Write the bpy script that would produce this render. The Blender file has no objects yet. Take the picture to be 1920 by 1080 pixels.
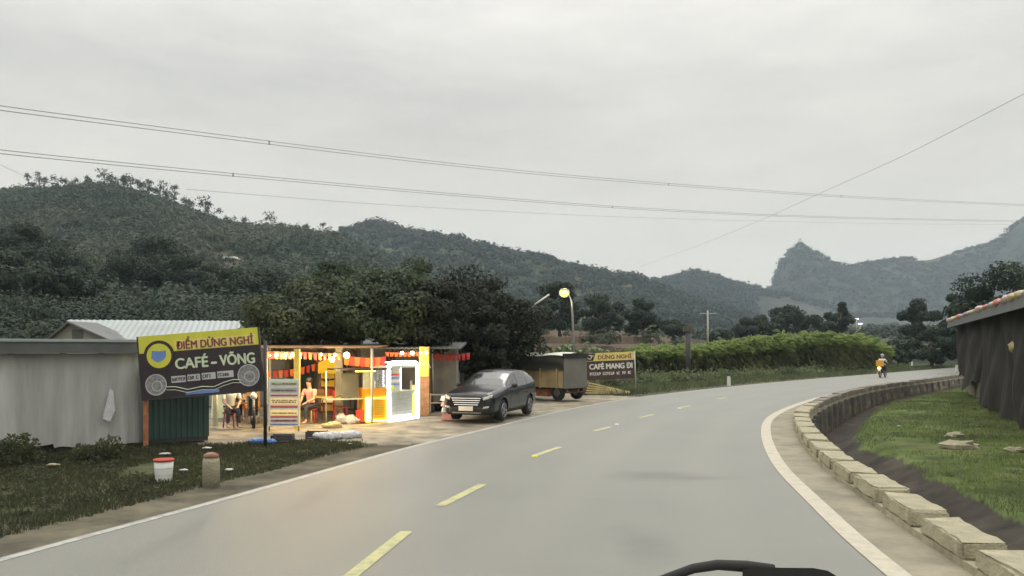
import bpy, bmesh, math, random
import numpy as np
from mathutils import Vector, Matrix

random.seed(7)
RNG = np.random.default_rng(7)
sc = bpy.context.scene
COL = sc.collection
F = 1500.0      # focal length of the photograph in its own pixels
HZ = 650.0      # its horizon line
CH = 2.2        # height of the viewpoint above the road
def P(px, py, d): return Vector(((px-960)*d/F, d, CH-(py-HZ)*d/F))
def G(px, py, z=0.0):
    d = (CH-z)*F/(py-HZ); return Vector(((px-960)*d/F, d, z))

# ------------------------------------------------------------------ materials
def nodes(name):
    m = bpy.data.materials.new(name); m.use_nodes = True
    nt = m.node_tree; return m, nt, nt.nodes['Principled BSDF']
def mixcol(nt, fac, a, b):
    n = nt.nodes.new('ShaderNodeMix'); n.data_type = 'RGBA'
    if hasattr(fac, 'links'): nt.links.new(fac, n.inputs[0])
    else: n.inputs[0].default_value = fac
    for v, i in ((a, 6), (b, 7)):
        if hasattr(v, 'links'): nt.links.new(v, n.inputs[i])
        else: n.inputs[i].default_value = (*v, 1)
    return n.outputs[2]
def noise(nt, vec, scale, detail=4, rough=.6, lo=.35, hi=.65):
    n = nt.nodes.new('ShaderNodeTexNoise'); n.inputs['Scale'].default_value = scale
    n.inputs['Detail'].default_value = detail; n.inputs['Roughness'].default_value = rough
    if vec: nt.links.new(vec, n.inputs['Vector'])
    r = nt.nodes.new('ShaderNodeMapRange'); r.inputs[1].default_value = lo; r.inputs[2].default_value = hi
    nt.links.new(n.outputs['Fac'], r.inputs[0]); return r.outputs[0]
def coord(nt, kind='Object', scale=None):
    t = nt.nodes.new('ShaderNodeTexCoord')
    if not scale: return t.outputs[kind]
    mp = nt.nodes.new('ShaderNodeMapping'); mp.inputs['Scale'].default_value = scale
    nt.links.new(t.outputs[kind], mp.inputs[0]); return mp.outputs[0]
def bump(nt, bs, h, strength=.3, dist=.02):
    b = nt.nodes.new('ShaderNodeBump'); b.inputs['Strength'].default_value = strength
    b.inputs['Distance'].default_value = dist
    nt.links.new(h, b.inputs['Height']); nt.links.new(b.outputs[0], bs.inputs['Normal'])
def mat(name, col, rough=.7, var=.18, scale=3.0, metal=0.0, emit=None, es=0, bmp=0.0, stretch=None, dirt=None):
    m, nt, bs = nodes(name)
    v = coord(nt, 'Object', stretch)
    lo = tuple(c*(1-var) for c in col); hi = tuple(min(1, c*(1+var)) for c in col)
    f1 = noise(nt, v, scale); c = mixcol(nt, f1, lo, hi)
    if dirt:
        f2 = noise(nt, v, scale*.37, 6, .7, .5, .75); c = mixcol(nt, f2, c, dirt)
    nt.links.new(c, bs.inputs['Base Color'])
    bs.inputs['Roughness'].default_value = rough; bs.inputs['Metallic'].default_value = metal
    if emit:
        bs.inputs['Emission Color'].default_value = (*emit, 1); bs.inputs['Emission Strength'].default_value = es
    if bmp: bump(nt, bs, noise(nt, v, scale*8, 5), bmp)
    return m
def leafmat(name, a, b, c=None, rough=.65, transl=.25, clump=1.2):
    m, nt, bs = nodes(name)
    g = nt.nodes.new('ShaderNodeNewGeometry')
    r = g.outputs['Random Per Island']
    col = mixcol(nt, r, a, b)
    if c: col = mixcol(nt, noise(nt, coord(nt), clump, 3, .6, .4, .62), col, c)
    nt.links.new(col, bs.inputs['Base Color'])
    bs.inputs['Roughness'].default_value = rough
    bs.inputs['Specular IOR Level'].default_value = .25
    tr = nt.nodes.new('ShaderNodeBsdfTranslucent'); nt.links.new(col, tr.inputs[0])
    mx = nt.nodes.new('ShaderNodeMixShader'); mx.inputs[0].default_value = transl
    nt.links.new(bs.outputs[0], mx.inputs[1]); nt.links.new(tr.outputs[0], mx.inputs[2])
    nt.links.new(mx.outputs[0], nt.nodes['Material Output'].inputs[0])
    return m

M = {}
def defm(k, *a, **kw): M[k] = mat(k, *a, **kw)
defm('white_paint', (.72,.71,.66), .5, .08); defm('cream', (.62,.56,.40), .6, .1)
defm('black_paint', (.02,.018,.02), .4, .2); defm('maroon', (.22,.05,.07), .6, .1)
defm('sign_black', (.035,.022,.028), .45, .2); defm('sign_brown', (.06,.035,.03), .5, .2)
defm('sign_yellow', (.62,.60,.06), .5, .06); defm('sign_pale_yellow', (.72,.62,.18), .5, .06)
defm('sign_blue', (.14,.24,.52), .5, .15); defm('sign_grey', (.5,.5,.5), .5, .1)
defm('sign_steam', (.24,.24,.24), .5, .35, 12)
defm('pale_green', (.58,.66,.48), .5, .06)
defm('steel', (.42,.43,.42), .45, .15, metal=.6); defm('dark_steel', (.06,.06,.06), .5, .2, metal=.5)
defm('steel_wire', (.27,.27,.27), .6, .1); defm('rust', (.38,.15,.07), .7, .3, 8)
defm('chrome', (.75,.75,.75), .18, .03, metal=1)
defm('rubber', (.018,.018,.018), .8, .1); defm('rim', (.32,.32,.33), .35, .1, metal=.8)
defm('car_trim', (.015,.016,.018), .5, .1)
defm('grey_tarp', (.42,.425,.405), .75, .16, 1.3, stretch=(1.6,1,.22), dirt=(.27,.265,.24), bmp=.35)
defm('grey_roof', (.10,.105,.105), .55, .2, 2, stretch=(1,1,1))
defm('roof_metal', (.30,.335,.34), .45, .08, .8, metal=.3, dirt=(.24,.26,.255))
defm('wall_plaster', (.30,.30,.27), .85, .12, 1.2, dirt=(.22,.21,.17))
defm('green_sheet', (.025,.062,.052), .5, .2, 1.5)
defm('plywood', (.42,.32,.17), .7, .25, 1.6, stretch=(1,1,.6), dirt=(.24,.17,.09))
defm('door_grey', (.15,.145,.125), .6, .12, 1.5)
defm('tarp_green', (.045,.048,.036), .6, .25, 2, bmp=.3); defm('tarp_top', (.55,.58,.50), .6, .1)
defm('bamboo', (.50,.40,.20), .6, .2, 3)
defm('wood', (.20,.11,.055), .6, .25, 4); defm('red_plastic', (.45,.05,.03), .4, .1)
defm('blue_plastic', (.04,.14,.42), .4, .2, 6); defm('dark_crate', (.05,.045,.05), .6, .2)
defm('bag_white', (.62,.62,.64), .35, .12, 9, bmp=.5)
defm('concrete', (.42,.385,.27), .9, .16, 4, dirt=(.20,.18,.125), bmp=.8)
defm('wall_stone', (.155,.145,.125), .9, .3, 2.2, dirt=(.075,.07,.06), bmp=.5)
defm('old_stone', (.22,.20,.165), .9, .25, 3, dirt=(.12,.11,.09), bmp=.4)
defm('orange_cloth', (.85,.20,.05), .6, .12); defm('red_cloth', (.60,.05,.05), .6, .12)
defm('yellow_cloth', (.80,.60,.04), .6, .12); defm('yellow_column', (.72,.55,.10), .6, .18, 2)
defm('col_grey', (.45,.44,.36), .7, .1)
defm('black_tarp', (.020,.018,.015), .85, .45, .7, stretch=(1,1,.5), dirt=(.055,.046,.035), bmp=.4)
defm('slats', (.26,.23,.17), .8, .3, 3)
defm('tree_bark', (.10,.085,.065), .9, .3, 5, bmp=.5)
defm('skin', (.45,.28,.19), .55, .05); defm('hair', (.015,.012,.010), .5, .1)
defm('shirt_white', (.74,.74,.68), .8, .08, 8); defm('shirt_pink', (.60,.30,.28), .8, .12, 8)
defm('trousers', (.035,.035,.045), .8, .15, 8); defm('yellow_bag', (.75,.38,.05), .6, .1)
defm('helmet', (.32,.33,.34), .3, .08)
M['led_white'] = mat('led_white', (.9,.9,.9), .4, emit=(.95,.93,1.0), es=9.0)
M['led_yellow'] = mat('led_yellow', (.9,.8,.2), .4, emit=(1.0,.78,.10), es=9.0)
M['bulb'] = mat('bulb', (.9,.85,.6), .4, emit=(1.0,.74,.30), es=22)
M['street_bulb'] = mat('street_bulb', (.9,.9,.7), .4, emit=(1.0,.88,.30), es=5)
M['tail_glow'] = mat('tail_glow', (.9,.3,.05), .4, emit=(1.0,.45,.08), es=9)
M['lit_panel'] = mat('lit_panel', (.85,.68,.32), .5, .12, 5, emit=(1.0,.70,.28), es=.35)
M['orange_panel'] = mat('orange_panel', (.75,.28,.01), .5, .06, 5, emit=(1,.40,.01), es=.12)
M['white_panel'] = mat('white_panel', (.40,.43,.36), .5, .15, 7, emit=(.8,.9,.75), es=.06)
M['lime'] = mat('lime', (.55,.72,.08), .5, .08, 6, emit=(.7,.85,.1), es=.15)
M['far_light'] = mat('far_light', (.9,.9,.95), .4, emit=(.9,.95,1), es=3)
m, nt, bs = nodes('car_paint'); bs.inputs['Base Color'].default_value = (.022,.026,.032,1)
bs.inputs['Roughness'].default_value = .3; bs.inputs['Coat Weight'].default_value = .45; bs.inputs['Metallic'].default_value = .3
bs.inputs['Coat Roughness'].default_value = .06
dn = mixcol(nt, noise(nt, coord(nt), 1.5, 5, .6, .35, .7), (.008,.010,.013), (.022,.023,.023)); nt.links.new(dn, bs.inputs['Base Color'])
M['car_paint'] = m
m, nt, bs = nodes('car_glass'); bs.inputs['Base Color'].default_value = (.03,.035,.036,1)
bs.inputs['Roughness'].default_value = .12; bs.inputs['Specular IOR Level'].default_value = .9; bs.inputs['Coat Weight'].default_value = .6; M['car_glass'] = m
m, nt, bs = nodes('clear_glass'); bs.inputs['Transmission Weight'].default_value = .85; bs.inputs['Roughness'].default_value = .08
bs.inputs['Base Color'].default_value = (.85,.9,.88,1); M['clear_glass'] = m

# asphalt: worn, with lighter wheel tracks, patches and soft dark oval smudges
m, nt, bs = nodes('asphalt')
v = coord(nt)
c = mixcol(nt, noise(nt, v, .35, 6, .6), (.140,.141,.124), (.182,.181,.156))
c = mixcol(nt, noise(nt, v, 40, 3, .7, .3, .7), c, (.172,.174,.158))
uvn = nt.nodes.new('ShaderNodeUVMap')
sx = nt.nodes.new('ShaderNodeSeparateXYZ'); nt.links.new(uvn.outputs[0], sx.inputs[0])
wv = nt.nodes.new('ShaderNodeMath'); wv.operation = 'MULTIPLY'; wv.inputs[1].default_value = 4*math.pi*2
nt.links.new(sx.outputs[0], wv.inputs[0])
sn = nt.nodes.new('ShaderNodeMath'); sn.operation = 'SINE'; nt.links.new(wv.outputs[0], sn.inputs[0])
mr = nt.nodes.new('ShaderNodeMapRange'); mr.inputs[1].default_value = -.2; mr.inputs[2].default_value = 1; mr.inputs[4].default_value = .35
nt.links.new(sn.outputs[0], mr.inputs[0])
c = mixcol(nt, mr.outputs[0], c, (.205,.202,.172))
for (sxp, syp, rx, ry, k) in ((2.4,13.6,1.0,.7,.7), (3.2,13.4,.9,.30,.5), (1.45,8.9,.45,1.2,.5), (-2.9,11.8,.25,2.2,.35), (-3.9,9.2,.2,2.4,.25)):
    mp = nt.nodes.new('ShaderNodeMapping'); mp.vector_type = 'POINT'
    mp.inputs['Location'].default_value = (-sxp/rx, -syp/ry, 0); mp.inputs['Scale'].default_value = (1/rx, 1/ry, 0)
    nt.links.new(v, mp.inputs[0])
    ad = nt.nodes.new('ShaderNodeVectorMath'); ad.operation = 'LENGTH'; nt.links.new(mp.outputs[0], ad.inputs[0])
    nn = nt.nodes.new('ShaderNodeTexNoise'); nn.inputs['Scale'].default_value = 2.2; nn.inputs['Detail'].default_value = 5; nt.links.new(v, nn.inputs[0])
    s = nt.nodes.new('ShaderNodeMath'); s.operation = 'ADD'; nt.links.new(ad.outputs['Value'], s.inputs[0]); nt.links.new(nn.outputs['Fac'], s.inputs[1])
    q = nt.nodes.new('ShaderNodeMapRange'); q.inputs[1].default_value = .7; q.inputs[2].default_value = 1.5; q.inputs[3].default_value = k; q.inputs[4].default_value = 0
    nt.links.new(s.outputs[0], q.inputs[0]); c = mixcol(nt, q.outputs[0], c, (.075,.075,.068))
vo = nt.nodes.new('ShaderNodeTexVoronoi'); vo.feature = 'DISTANCE_TO_EDGE'; vo.inputs['Scale'].default_value = .33
wn = nt.nodes.new('ShaderNodeTexNoise'); wn.inputs['Scale'].default_value = 1.6; wn.inputs['Detail'].default_value = 6; nt.links.new(v, wn.inputs[0])
wa = nt.nodes.new('ShaderNodeVectorMath'); wa.operation = 'ADD'; nt.links.new(v, wa.inputs[0]); nt.links.new(wn.outputs['Color'], wa.inputs[1]); nt.links.new(wa.outputs[0], vo.inputs[0])
cr_ = nt.nodes.new('ShaderNodeMapRange'); cr_.inputs[1].default_value = 0; cr_.inputs[2].default_value = .006; cr_.inputs[3].default_value = .38; cr_.inputs[4].default_value = 0; nt.links.new(vo.outputs['Distance'], cr_.inputs[0])
cm = nt.nodes.new('ShaderNodeMath'); cm.operation = 'MULTIPLY'; nt.links.new(cr_.outputs[0], cm.inputs[0]); nt.links.new(noise(nt, v, .25, 3, .5, .48, .6), cm.inputs[1])
c = mixcol(nt, cm.outputs[0], c, (.09,.09,.08)); c = mixcol(nt, noise(nt, v, 160, 2, .7, .45, .75), c, (.25,.25,.22))
nt.links.new(c, bs.inputs['Base Color']); bs.inputs['Roughness'].default_value = .46
bump(nt, bs, noise(nt, v, 70, 4), .35, .012); M['asphalt'] = m

def linemat(name, col, worn):
    m, nt, bs = nodes(name); v = coord(nt)
    c = mixcol(nt, noise(nt, v, 5, 7, .75, .45, .68), col, worn)
    nt.links.new(c, bs.inputs['Base Color']); bs.inputs['Roughness'].default_value = .6; return m
M['line_white'] = linemat('line_white', (.46,.42,.33), (.34,.31,.25))
M['line_faded'] = linemat('line_faded', (.40,.40,.37), (.22,.22,.20))
M['line_yellow'] = linemat('line_yellow', (.44,.43,.20), (.27,.265,.18))

# ground: zone albedo attribute x noise
def groundmat(name, s1, s2):
    m, nt, bs = nodes(name); v = coord(nt)
    at = nt.nodes.new('ShaderNodeAttribute'); at.attribute_name = 'zone'
    mu = nt.nodes.new('ShaderNodeMix'); mu.data_type = 'RGBA'; mu.blend_type = 'MULTIPLY'; mu.inputs[0].default_value = 1
    f = mixcol(nt, noise(nt, v, s1, 8, .65), (.55,.56,.58), (1.35,1.3,1.2))
    f2 = mixcol(nt, noise(nt, v, s2, 5, .6), (.72,.72,.74), (1.25,1.25,1.2))
    mm = nt.nodes.new('ShaderNodeMix'); mm.data_type = 'RGBA'; mm.blend_type = 'MULTIPLY'; mm.inputs[0].default_value = 1
    nt.links.new(f, mm.inputs[6]); nt.links.new(f2, mm.inputs[7])
    nt.links.new(at.outputs['Color'], mu.inputs[6]); nt.links.new(mm.outputs[2], mu.inputs[7])
    nt.links.new(mu.outputs[2], bs.inputs['Base Color']); bs.inputs['Roughness'].default_value = .95
    bs.inputs['Specular IOR Level'].default_value = .15
    return m
M['ground'] = groundmat('ground', 1.3, .25); M['hill'] = groundmat('hill', .045, .012)

L = {}
L['shop'] = leafmat('shop_leaves', (.050,.074,.040), (.112,.142,.076), (.036,.052,.03), clump=.9)
L['shop2'] = leafmat('shop_leaves_dark', (.022,.028,.019), (.050,.055,.036), (.018,.023,.016), clump=.9)
L['shop3'] = leafmat('olive_leaves', (.058,.078,.040), (.130,.150,.076), (.042,.055,.034), clump=.9)
L['mid'] = leafmat('mid_leaves', (.030,.050,.034), (.055,.078,.046), (.024,.040,.030), clump=.3)
L['forest'] = leafmat('forest_leaves', (.032,.055,.042), (.048,.074,.050), (.078,.092,.056), clump=.016, transl=.35)
L['far'] = leafmat('far_leaves', (.022,.040,.038), (.030,.049,.044), (.036,.056,.042), clump=.01, transl=.4)
L['ridge'] = leafmat('ridge_leaves', (.030,.042,.030), (.05,.064,.042))
L['grass'] = leafmat('grass_blades', (.16,.225,.065), (.29,.34,.12), (.13,.17,.07), clump=.35, transl=.5)
L['verge'] = leafmat('verge_blades', (.058,.070,.034), (.105,.115,.056), (.055,.058,.034), clump=.35, transl=.4)
L['cane'] = leafmat('cane_blades', (.23,.32,.10), (.38,.45,.17), (.25,.33,.12), clump=.15, transl=.5)
L['cane_low'] = leafmat('cane_dry_leaves', (.17,.19,.08), (.36,.36,.18), (.12,.14,.065), clump=.3, transl=.4)
L['scrub'] = leafmat('scrub_leaves', (.11,.15,.07), (.23,.26,.12), (.09,.11,.06), clump=.4, transl=.4)
L['plant'] = leafmat('plant_leaves', (.07,.11,.05), (.15,.2,.09))

# ------------------------------------------------------------------ mesh helpers
class MB:
    def __init__(s): s.v = []; s.f = []; s.sm = []
    def add(s, vs, fs, smooth=False):
        o = len(s.v); s.v += [tuple(p) for p in vs]; s.f += [tuple(i+o for i in f) for f in fs]; s.sm += [smooth]*len(fs); return s
    def box(s, c, size, rz=0, rx=0, ry=0, taper=1.0):
        hx, hy, hz = (k/2 for k in size); R = Matrix.Rotation(rz,3,'Z') @ Matrix.Rotation(ry,3,'Y') @ Matrix.Rotation(rx,3,'X')
        vs = []
        for z in (-hz, hz):
            t = taper if z > 0 else 1
            for x, y in ((-hx,-hy),(hx,-hy),(hx,hy),(-hx,hy)): vs.append(Vector(c)+R@Vector((x*t,y*t,z)))
        return s.add(vs, [(3,2,1,0),(4,5,6,7),(0,1,5,4),(1,2,6,5),(2,3,7,6),(3,0,4,7)])
    def bbox(s, x0,x1,y0,y1,z0,z1): return s.box(((x0+x1)/2,(y0+y1)/2,(z0+z1)/2),(x1-x0,y1-y0,z1-z0))
    def tube(s, pts, rad, n=8, cap=True):
        pts = [Vector(p) for p in pts]; k = len(pts)
        if not hasattr(rad, '__len__'): rad = [rad]*k
        vs = []; up = None
        for i, p in enumerate(pts):
            t = (pts[min(i+1,k-1)]-pts[max(i-1,0)]).normalized()
            if up is None: up = Vector((0,0,1)) if abs(t.z) < .9 else Vector((1,0,0))
            a = t.cross(up).normalized(); b = a.cross(t).normalized(); up = b
            for j in range(n):
                th = 2*math.pi*j/n; vs.append(p+(a*math.cos(th)+b*math.sin(th))*rad[i])
        fs = [(i*n+j, i*n+(j+1)%n, (i+1)*n+(j+1)%n, (i+1)*n+j) for i in range(k-1) for j in range(n)]
        s.add(vs, fs, True)
        if cap: s.add([vs[j] for j in range(n)], [tuple(range(n))]); s.add([vs[(k-1)*n+j] for j in range(n)], [tuple(range(n))[::-1]])
        return s
    def cyl(s, c, r, h, n=16, axis='Z', r2=None):
        c = Vector(c); d = {'Z':Vector((0,0,1)),'Y':Vector((0,1,0)),'X':Vector((1,0,0))}[axis]
        return s.tube([c-d*h/2, c+d*h/2], [r, r if r2 is None else r2], n)
    def ball(s, c, r, n=10, m=6, sc=(1,1,1), jit=0, rnd=random):
        vs = []; fs = []
        for i in range(m+1):
            th = math.pi*i/m
            for j in range(n):
                ph = 2*math.pi*j/n; k = 1+(rnd.uniform(-jit,jit) if jit and 0<i<m else 0)
                vs.append((c[0]+r*k*sc[0]*math.sin(th)*math.cos(ph), c[1]+r*k*sc[1]*math.sin(th)*math.sin(ph), c[2]+r*k*sc[2]*math.cos(th)))
        for i in range(m):
            for j in range(n): fs.append((i*n+j,(i+1)*n+j,(i+1)*n+(j+1)%n,i*n+(j+1)%n))
        return s.add(vs, fs, True)
    def prism(s, poly, y0, y1):      # polygon in XZ, extruded along Y
        n = len(poly); vs = [(x,y0,z) for x,z in poly]+[(x,y1,z) for x,z in poly]
        return s.add(vs, [tuple(range(n)), tuple(range(n,2*n))[::-1]]+[(i+n,(i+1)%n+n,(i+1)%n,i) for i in range(n)])
    def build(s, name, m, parent=None, X=None, label=None):
        me = bpy.data.meshes.new(name)
        vs = s.v if X is None else [tuple(X@Vector(p)) for p in s.v]
        me.from_pydata(vs, [], s.f); me.polygons.foreach_set('use_smooth', s.sm)
        bm = bmesh.new(); bm.from_mesh(me); bmesh.ops.remove_doubles(bm, verts=bm.verts, dist=1e-6)
        bmesh.ops.recalc_face_normals(bm, faces=bm.faces); bm.to_mesh(me); bm.free()
        return link(name, me, m, parent, label)
def link(name, me, m, parent=None, label=None):
    o = bpy.data.objects.new(name, me); COL.objects.link(o)
    if m is not None: me.materials.append(M[m] if isinstance(m, str) else m)
    if parent: o.parent = parent
    if label: o['label'] = label
    return o
def tag(o, label=None, cat=None, group=None, kind=None):
    if label: o['label'] = label
    if cat: o['category'] = cat
    if group: o['group'] = group
    if kind: o['kind'] = kind
    return o
def thing(name, label, cat, loc=(0,0,0), rz=0, group=None):
    o = bpy.data.objects.new(name, None); COL.objects.link(o); o.empty_display_size = .2
    o.location = loc; o.rotation_euler = (0,0,rz); return tag(o, label, cat, group)
def dup(root, loc, rz=0, label=None, group=None, scale=None):
    ch = {}
    for o in COL.objects:
        if o.parent: ch.setdefault(o.parent.name, []).append(o)
    r = root.copy(); COL.objects.link(r); r.location = loc; r.rotation_euler = (0,0,rz)
    if scale: r.scale = scale
    if label: r['label'] = label
    if group: r['group'] = group
    for c in ch.get(root.name, []):
        k = c.copy(); COL.objects.link(k); k.parent = r
        for g in ch.get(c.name, []):
            q = g.copy(); COL.objects.link(q); q.parent = k
    return r
def npmesh(name, v, f, m, parent=None, smooth=False):
    f = np.asarray(f, dtype=np.int32); k = f.shape[1]
    me = bpy.data.meshes.new(name); me.vertices.add(len(v)); me.vertices.foreach_set('co', np.asarray(v, dtype=np.float32).ravel())
    me.loops.add(f.size); me.loops.foreach_set('vertex_index', f.ravel())
    me.polygons.add(len(f)); me.polygons.foreach_set('loop_start', np.arange(0, f.size, k, dtype=np.int32))
    me.polygons.foreach_set('loop_total', np.full(len(f), k, dtype=np.int32))
    if smooth: me.polygons.foreach_set('use_smooth', np.ones(len(f), dtype=bool))
    me.update(calc_edges=True); me.validate()
    return link(name, me, m, parent)
def leaves(c, size, rng, aspect=.6, flat=.0, nrm=None, jit=.55):
    c = np.asarray(c); n = len(c)
    if nrm is not None:      # leaf faces roughly towards the outside of its clump
        nn = nrm/(np.linalg.norm(nrm,axis=1)[:,None]+1e-9)+rng.normal(0,jit,(n,3))+np.array([0,0,.25]); nn /= np.linalg.norm(nn,axis=1)[:,None]+1e-9
        a = np.cross(nn, rng.normal(size=(n,3))); a /= np.linalg.norm(a,axis=1)[:,None]+1e-9; b = np.cross(nn,a)
        s = (np.asarray(size)*rng.uniform(.6,1.35,n))[:,None]
        return np.stack([c-a*s, c-b*s*aspect, c+a*s, c+b*s*aspect], 1).reshape(-1,3), np.arange(4*n).reshape(-1,4)
    a = rng.normal(size=(n,3)); a[:,2] *= (1-flat); a /= np.linalg.norm(a,axis=1)[:,None]+1e-9
    b = rng.normal(size=(n,3)); b -= (b*a).sum(1)[:,None]*a; b /= np.linalg.norm(b,axis=1)[:,None]+1e-9
    s = (np.asarray(size)*rng.uniform(.6,1.35,n))[:,None]
    v = np.stack([c-a*s, c-b*s*aspect, c+a*s, c+b*s*aspect], 1).reshape(-1,3)
    return v, np.arange(4*n).reshape(-1,4)

def vnoise(x, y, seed=0):
    xi = np.floor(x).astype(np.int64); yi = np.floor(y).astype(np.int64); xf = x-xi; yf = y-yi
    def h(i, j):
        n = (i*374761393+j*668265263+seed*974634777) & 0x7fffffff
        n = ((n ^ (n >> 13))*1274126177) & 0x7fffffff
        return ((n ^ (n >> 16)) & 0xffff)/65535.0
    u = xf*xf*(3-2*xf); w = yf*yf*(3-2*yf)
    return (h(xi,yi)*(1-u)+h(xi+1,yi)*u)*(1-w)+(h(xi,yi+1)*(1-u)+h(xi+1,yi+1)*u)*w
def fbm(x, y, seed=0, oct=4):
    s = 0; a = 1; t = 0
    for i in range(oct): s = s+a*vnoise(x*2**i, y*2**i, seed+i); t += a; a *= .5
    return s/t*2-1

# ------------------------------------------------------------------ road curves
def smooth_curve(pts, step):
    pts = np.array(pts, float); out = []
    for i in range(len(pts)-1):
        p0 = pts[max(i-1,0)]; p1 = pts[i]; p2 = pts[i+1]; p3 = pts[min(i+2,len(pts)-1)]
        n = max(2, int(np.linalg.norm(p2-p1)/step))
        for k in range(n):
            t = k/n; out.append(.5*((2*p1)+(-p0+p2)*t+(2*p0-5*p1+4*p2-p3)*t*t+(-p0+3*p1-3*p2+p3)*t**3))
    out.append(pts[-1]); return np.array(out)
LC = smooth_curve([(-9.6,-9),(-6.6,4.2),(-5.35,8.35),(-4.27,11.5),(-2.5,17.0),(-1.33,20.0),(2.28,28.9),(6.15,35.9),(13.2,45.6),(19.8,53.6),(31,66.5),(52,90),(78,118)], .6)
RC = smooth_curve([(2.4,-9),(3.05,2.5),(3.6,7.75),(4.17,11.3),(4.95,15.3),(6.35,20.4),(7.95,24.9),(10.5,30),(13.9,35.7),(18.2,41.8),(24.2,49.0),(35.2,62),(56,85.5),(82,113)], .6)
def offset(c, d):
    t = np.gradient(c, axis=0); t /= np.linalg.norm(t,axis=1)[:,None]
    return c+np.stack([t[:,1], -t[:,0]],1)*d         # +d to the right
def sdist(c, x, y):
    best = np.full(x.shape, 1e9); sg = np.zeros(x.shape); arc = np.zeros(x.shape)
    cs = c[::2]; 
    for i in range(len(cs)-1):
        a = cs[i]; b = cs[i+1]; ab = b-a; l2 = (ab**2).sum()
        t = np.clip(((x-a[0])*ab[0]+(y-a[1])*ab[1])/l2, 0, 1)
        dx = x-a[0]-t*ab[0]; dy = y-a[1]-t*ab[1]; d = np.hypot(dx,dy)
        m = d < best; best = np.where(m, d, best); sg = np.where(m, np.sign(ab[1]*dx-ab[0]*dy), sg)
    return best*np.where(sg==0,1,sg)                 # + to the right of the curve
def resample(c, n):
    s = np.r_[0, np.cumsum(np.linalg.norm(np.diff(c,axis=0),axis=1))]; q = np.linspace(0,s[-1],n)
    return np.stack([np.interp(q,s,c[:,0]), np.interp(q,s,c[:,1])],1)
def arclen(c): return np.r_[0, np.cumsum(np.linalg.norm(np.diff(c,axis=0),axis=1))]
def at_arc(c, s, d=0):
    S = arclen(c); x = np.interp(s,S,c[:,0]); y = np.interp(s,S,c[:,1]); e = .3
    tx = np.interp(s+e,S,c[:,0])-np.interp(s-e,S,c[:,0]); ty = np.interp(s+e,S,c[:,1])-np.interp(s-e,S,c[:,1]); l = np.hypot(tx,ty)
    return x+ty/l*d, y-tx/l*d, math.atan2(ty,tx)

# ------------------------------------------------------------------ terrain
RIDGES = [  # depth, front width, back width, [(px, py)]
 (165, 95, 120, [(-1600,470),(-300,470),(0,452),(100,462),(200,482),(330,500),(500,520),(700,552),(860,580),(960,592),(1100,600),(1230,612),(1330,632),(1500,652),(4000,652)]),
 (420, 230, 300, [(-1600,330),(-300,362),(0,356),(45,350),(100,352),(190,352),(240,362),(300,376),(345,392),(400,410),(460,420),(530,424),(600,440),(660,458),(720,486),(800,520),(900,560),(1000,590),(1200,630),(4000,640)]),
 (850, 380, 400, [(-300,560),(400,520),(560,450),(640,430),(672,420),(700,412),(760,430),(860,448),(900,458),(960,476),(1010,480),(1060,500),(1130,510),(1200,524),(1300,560),(1450,600),(4000,630)]),
 (1250, 420, 500, [(800,620),(1000,580),(1150,545),(1200,524),(1240,520),(1280,510),(1310,505),(1350,514),(1380,528),(1420,533),(1480,545),(1600,585),(4000,620)]),
 (1600, 330, 500, [(1200,600),(1380,560),(1448,533),(1456,505),(1466,480),(1482,464),(1500,452),(1515,460),(1535,470),(1560,488),(1600,496),(1640,487),(1700,482),(1740,483),(1800,466),(1860,450),(1880,438),(1896,424),(1920,410),(2050,360),(2400,340),(4000,400)]),
]
def terrain(x, y):
    x = np.asarray(x, float); y = np.asarray(y, float)
    yd = np.maximum(y, 1.0); px = 960+F*x/yd; px = np.where(y < 5, np.where(x<0,-1600,4000), px)
    px = np.clip(px, -1600, 4000)
    r = np.hypot(x, y)
    z = np.clip(r-80, 0, None)*.028 + fbm(x/40, y/40, 3)*np.clip((r-80)/60, 0, 1)*1.5 - .25*np.clip((r-60)/20,0,1)
    for k, (D, wf, wb, pts) in enumerate(RIDGES):
        a = np.array(pts, float); py = np.interp(px, a[:,0], a[:,1])
        zr = CH+(HZ-py)*D/F-(3.0,5.5,6.5,7.0,5.0)[k]*np.clip((HZ-py)/60,0,1)
        Dd = D*(1+.04*fbm(px/260, px*0+k, 11+k, 2))
        t = np.where(y < Dd, (Dd-y)/wf, (y-Dd)/wb)
        bumpf = np.exp(-(np.abs(t)**1.7)*1.5)
        n = fbm(x/(D*.16)+k*7, y/(D*.22), 20+k, 5)
        off = np.clip(np.abs(t)*2.2-.12, 0, 1)
        zz = zr*bumpf*(1+.20*n*off) + D*.0025*fbm(x/(D*.02), y/(D*.03), 40+k, 3)*np.clip(zr/(D*.05),0,1)
        zz = np.where(y < 40, -5, zz)
        z = np.where(zz > z, zz, z)
    # terraces on the bare slope behind the truck
    tm = np.exp(-((px-1130)/190)**4)*np.exp(-((y-125)/50)**4)
    st = np.round(z/1.25)*1.25; z = z*(1-tm*.8)+st*tm*.8
    return z
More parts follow.
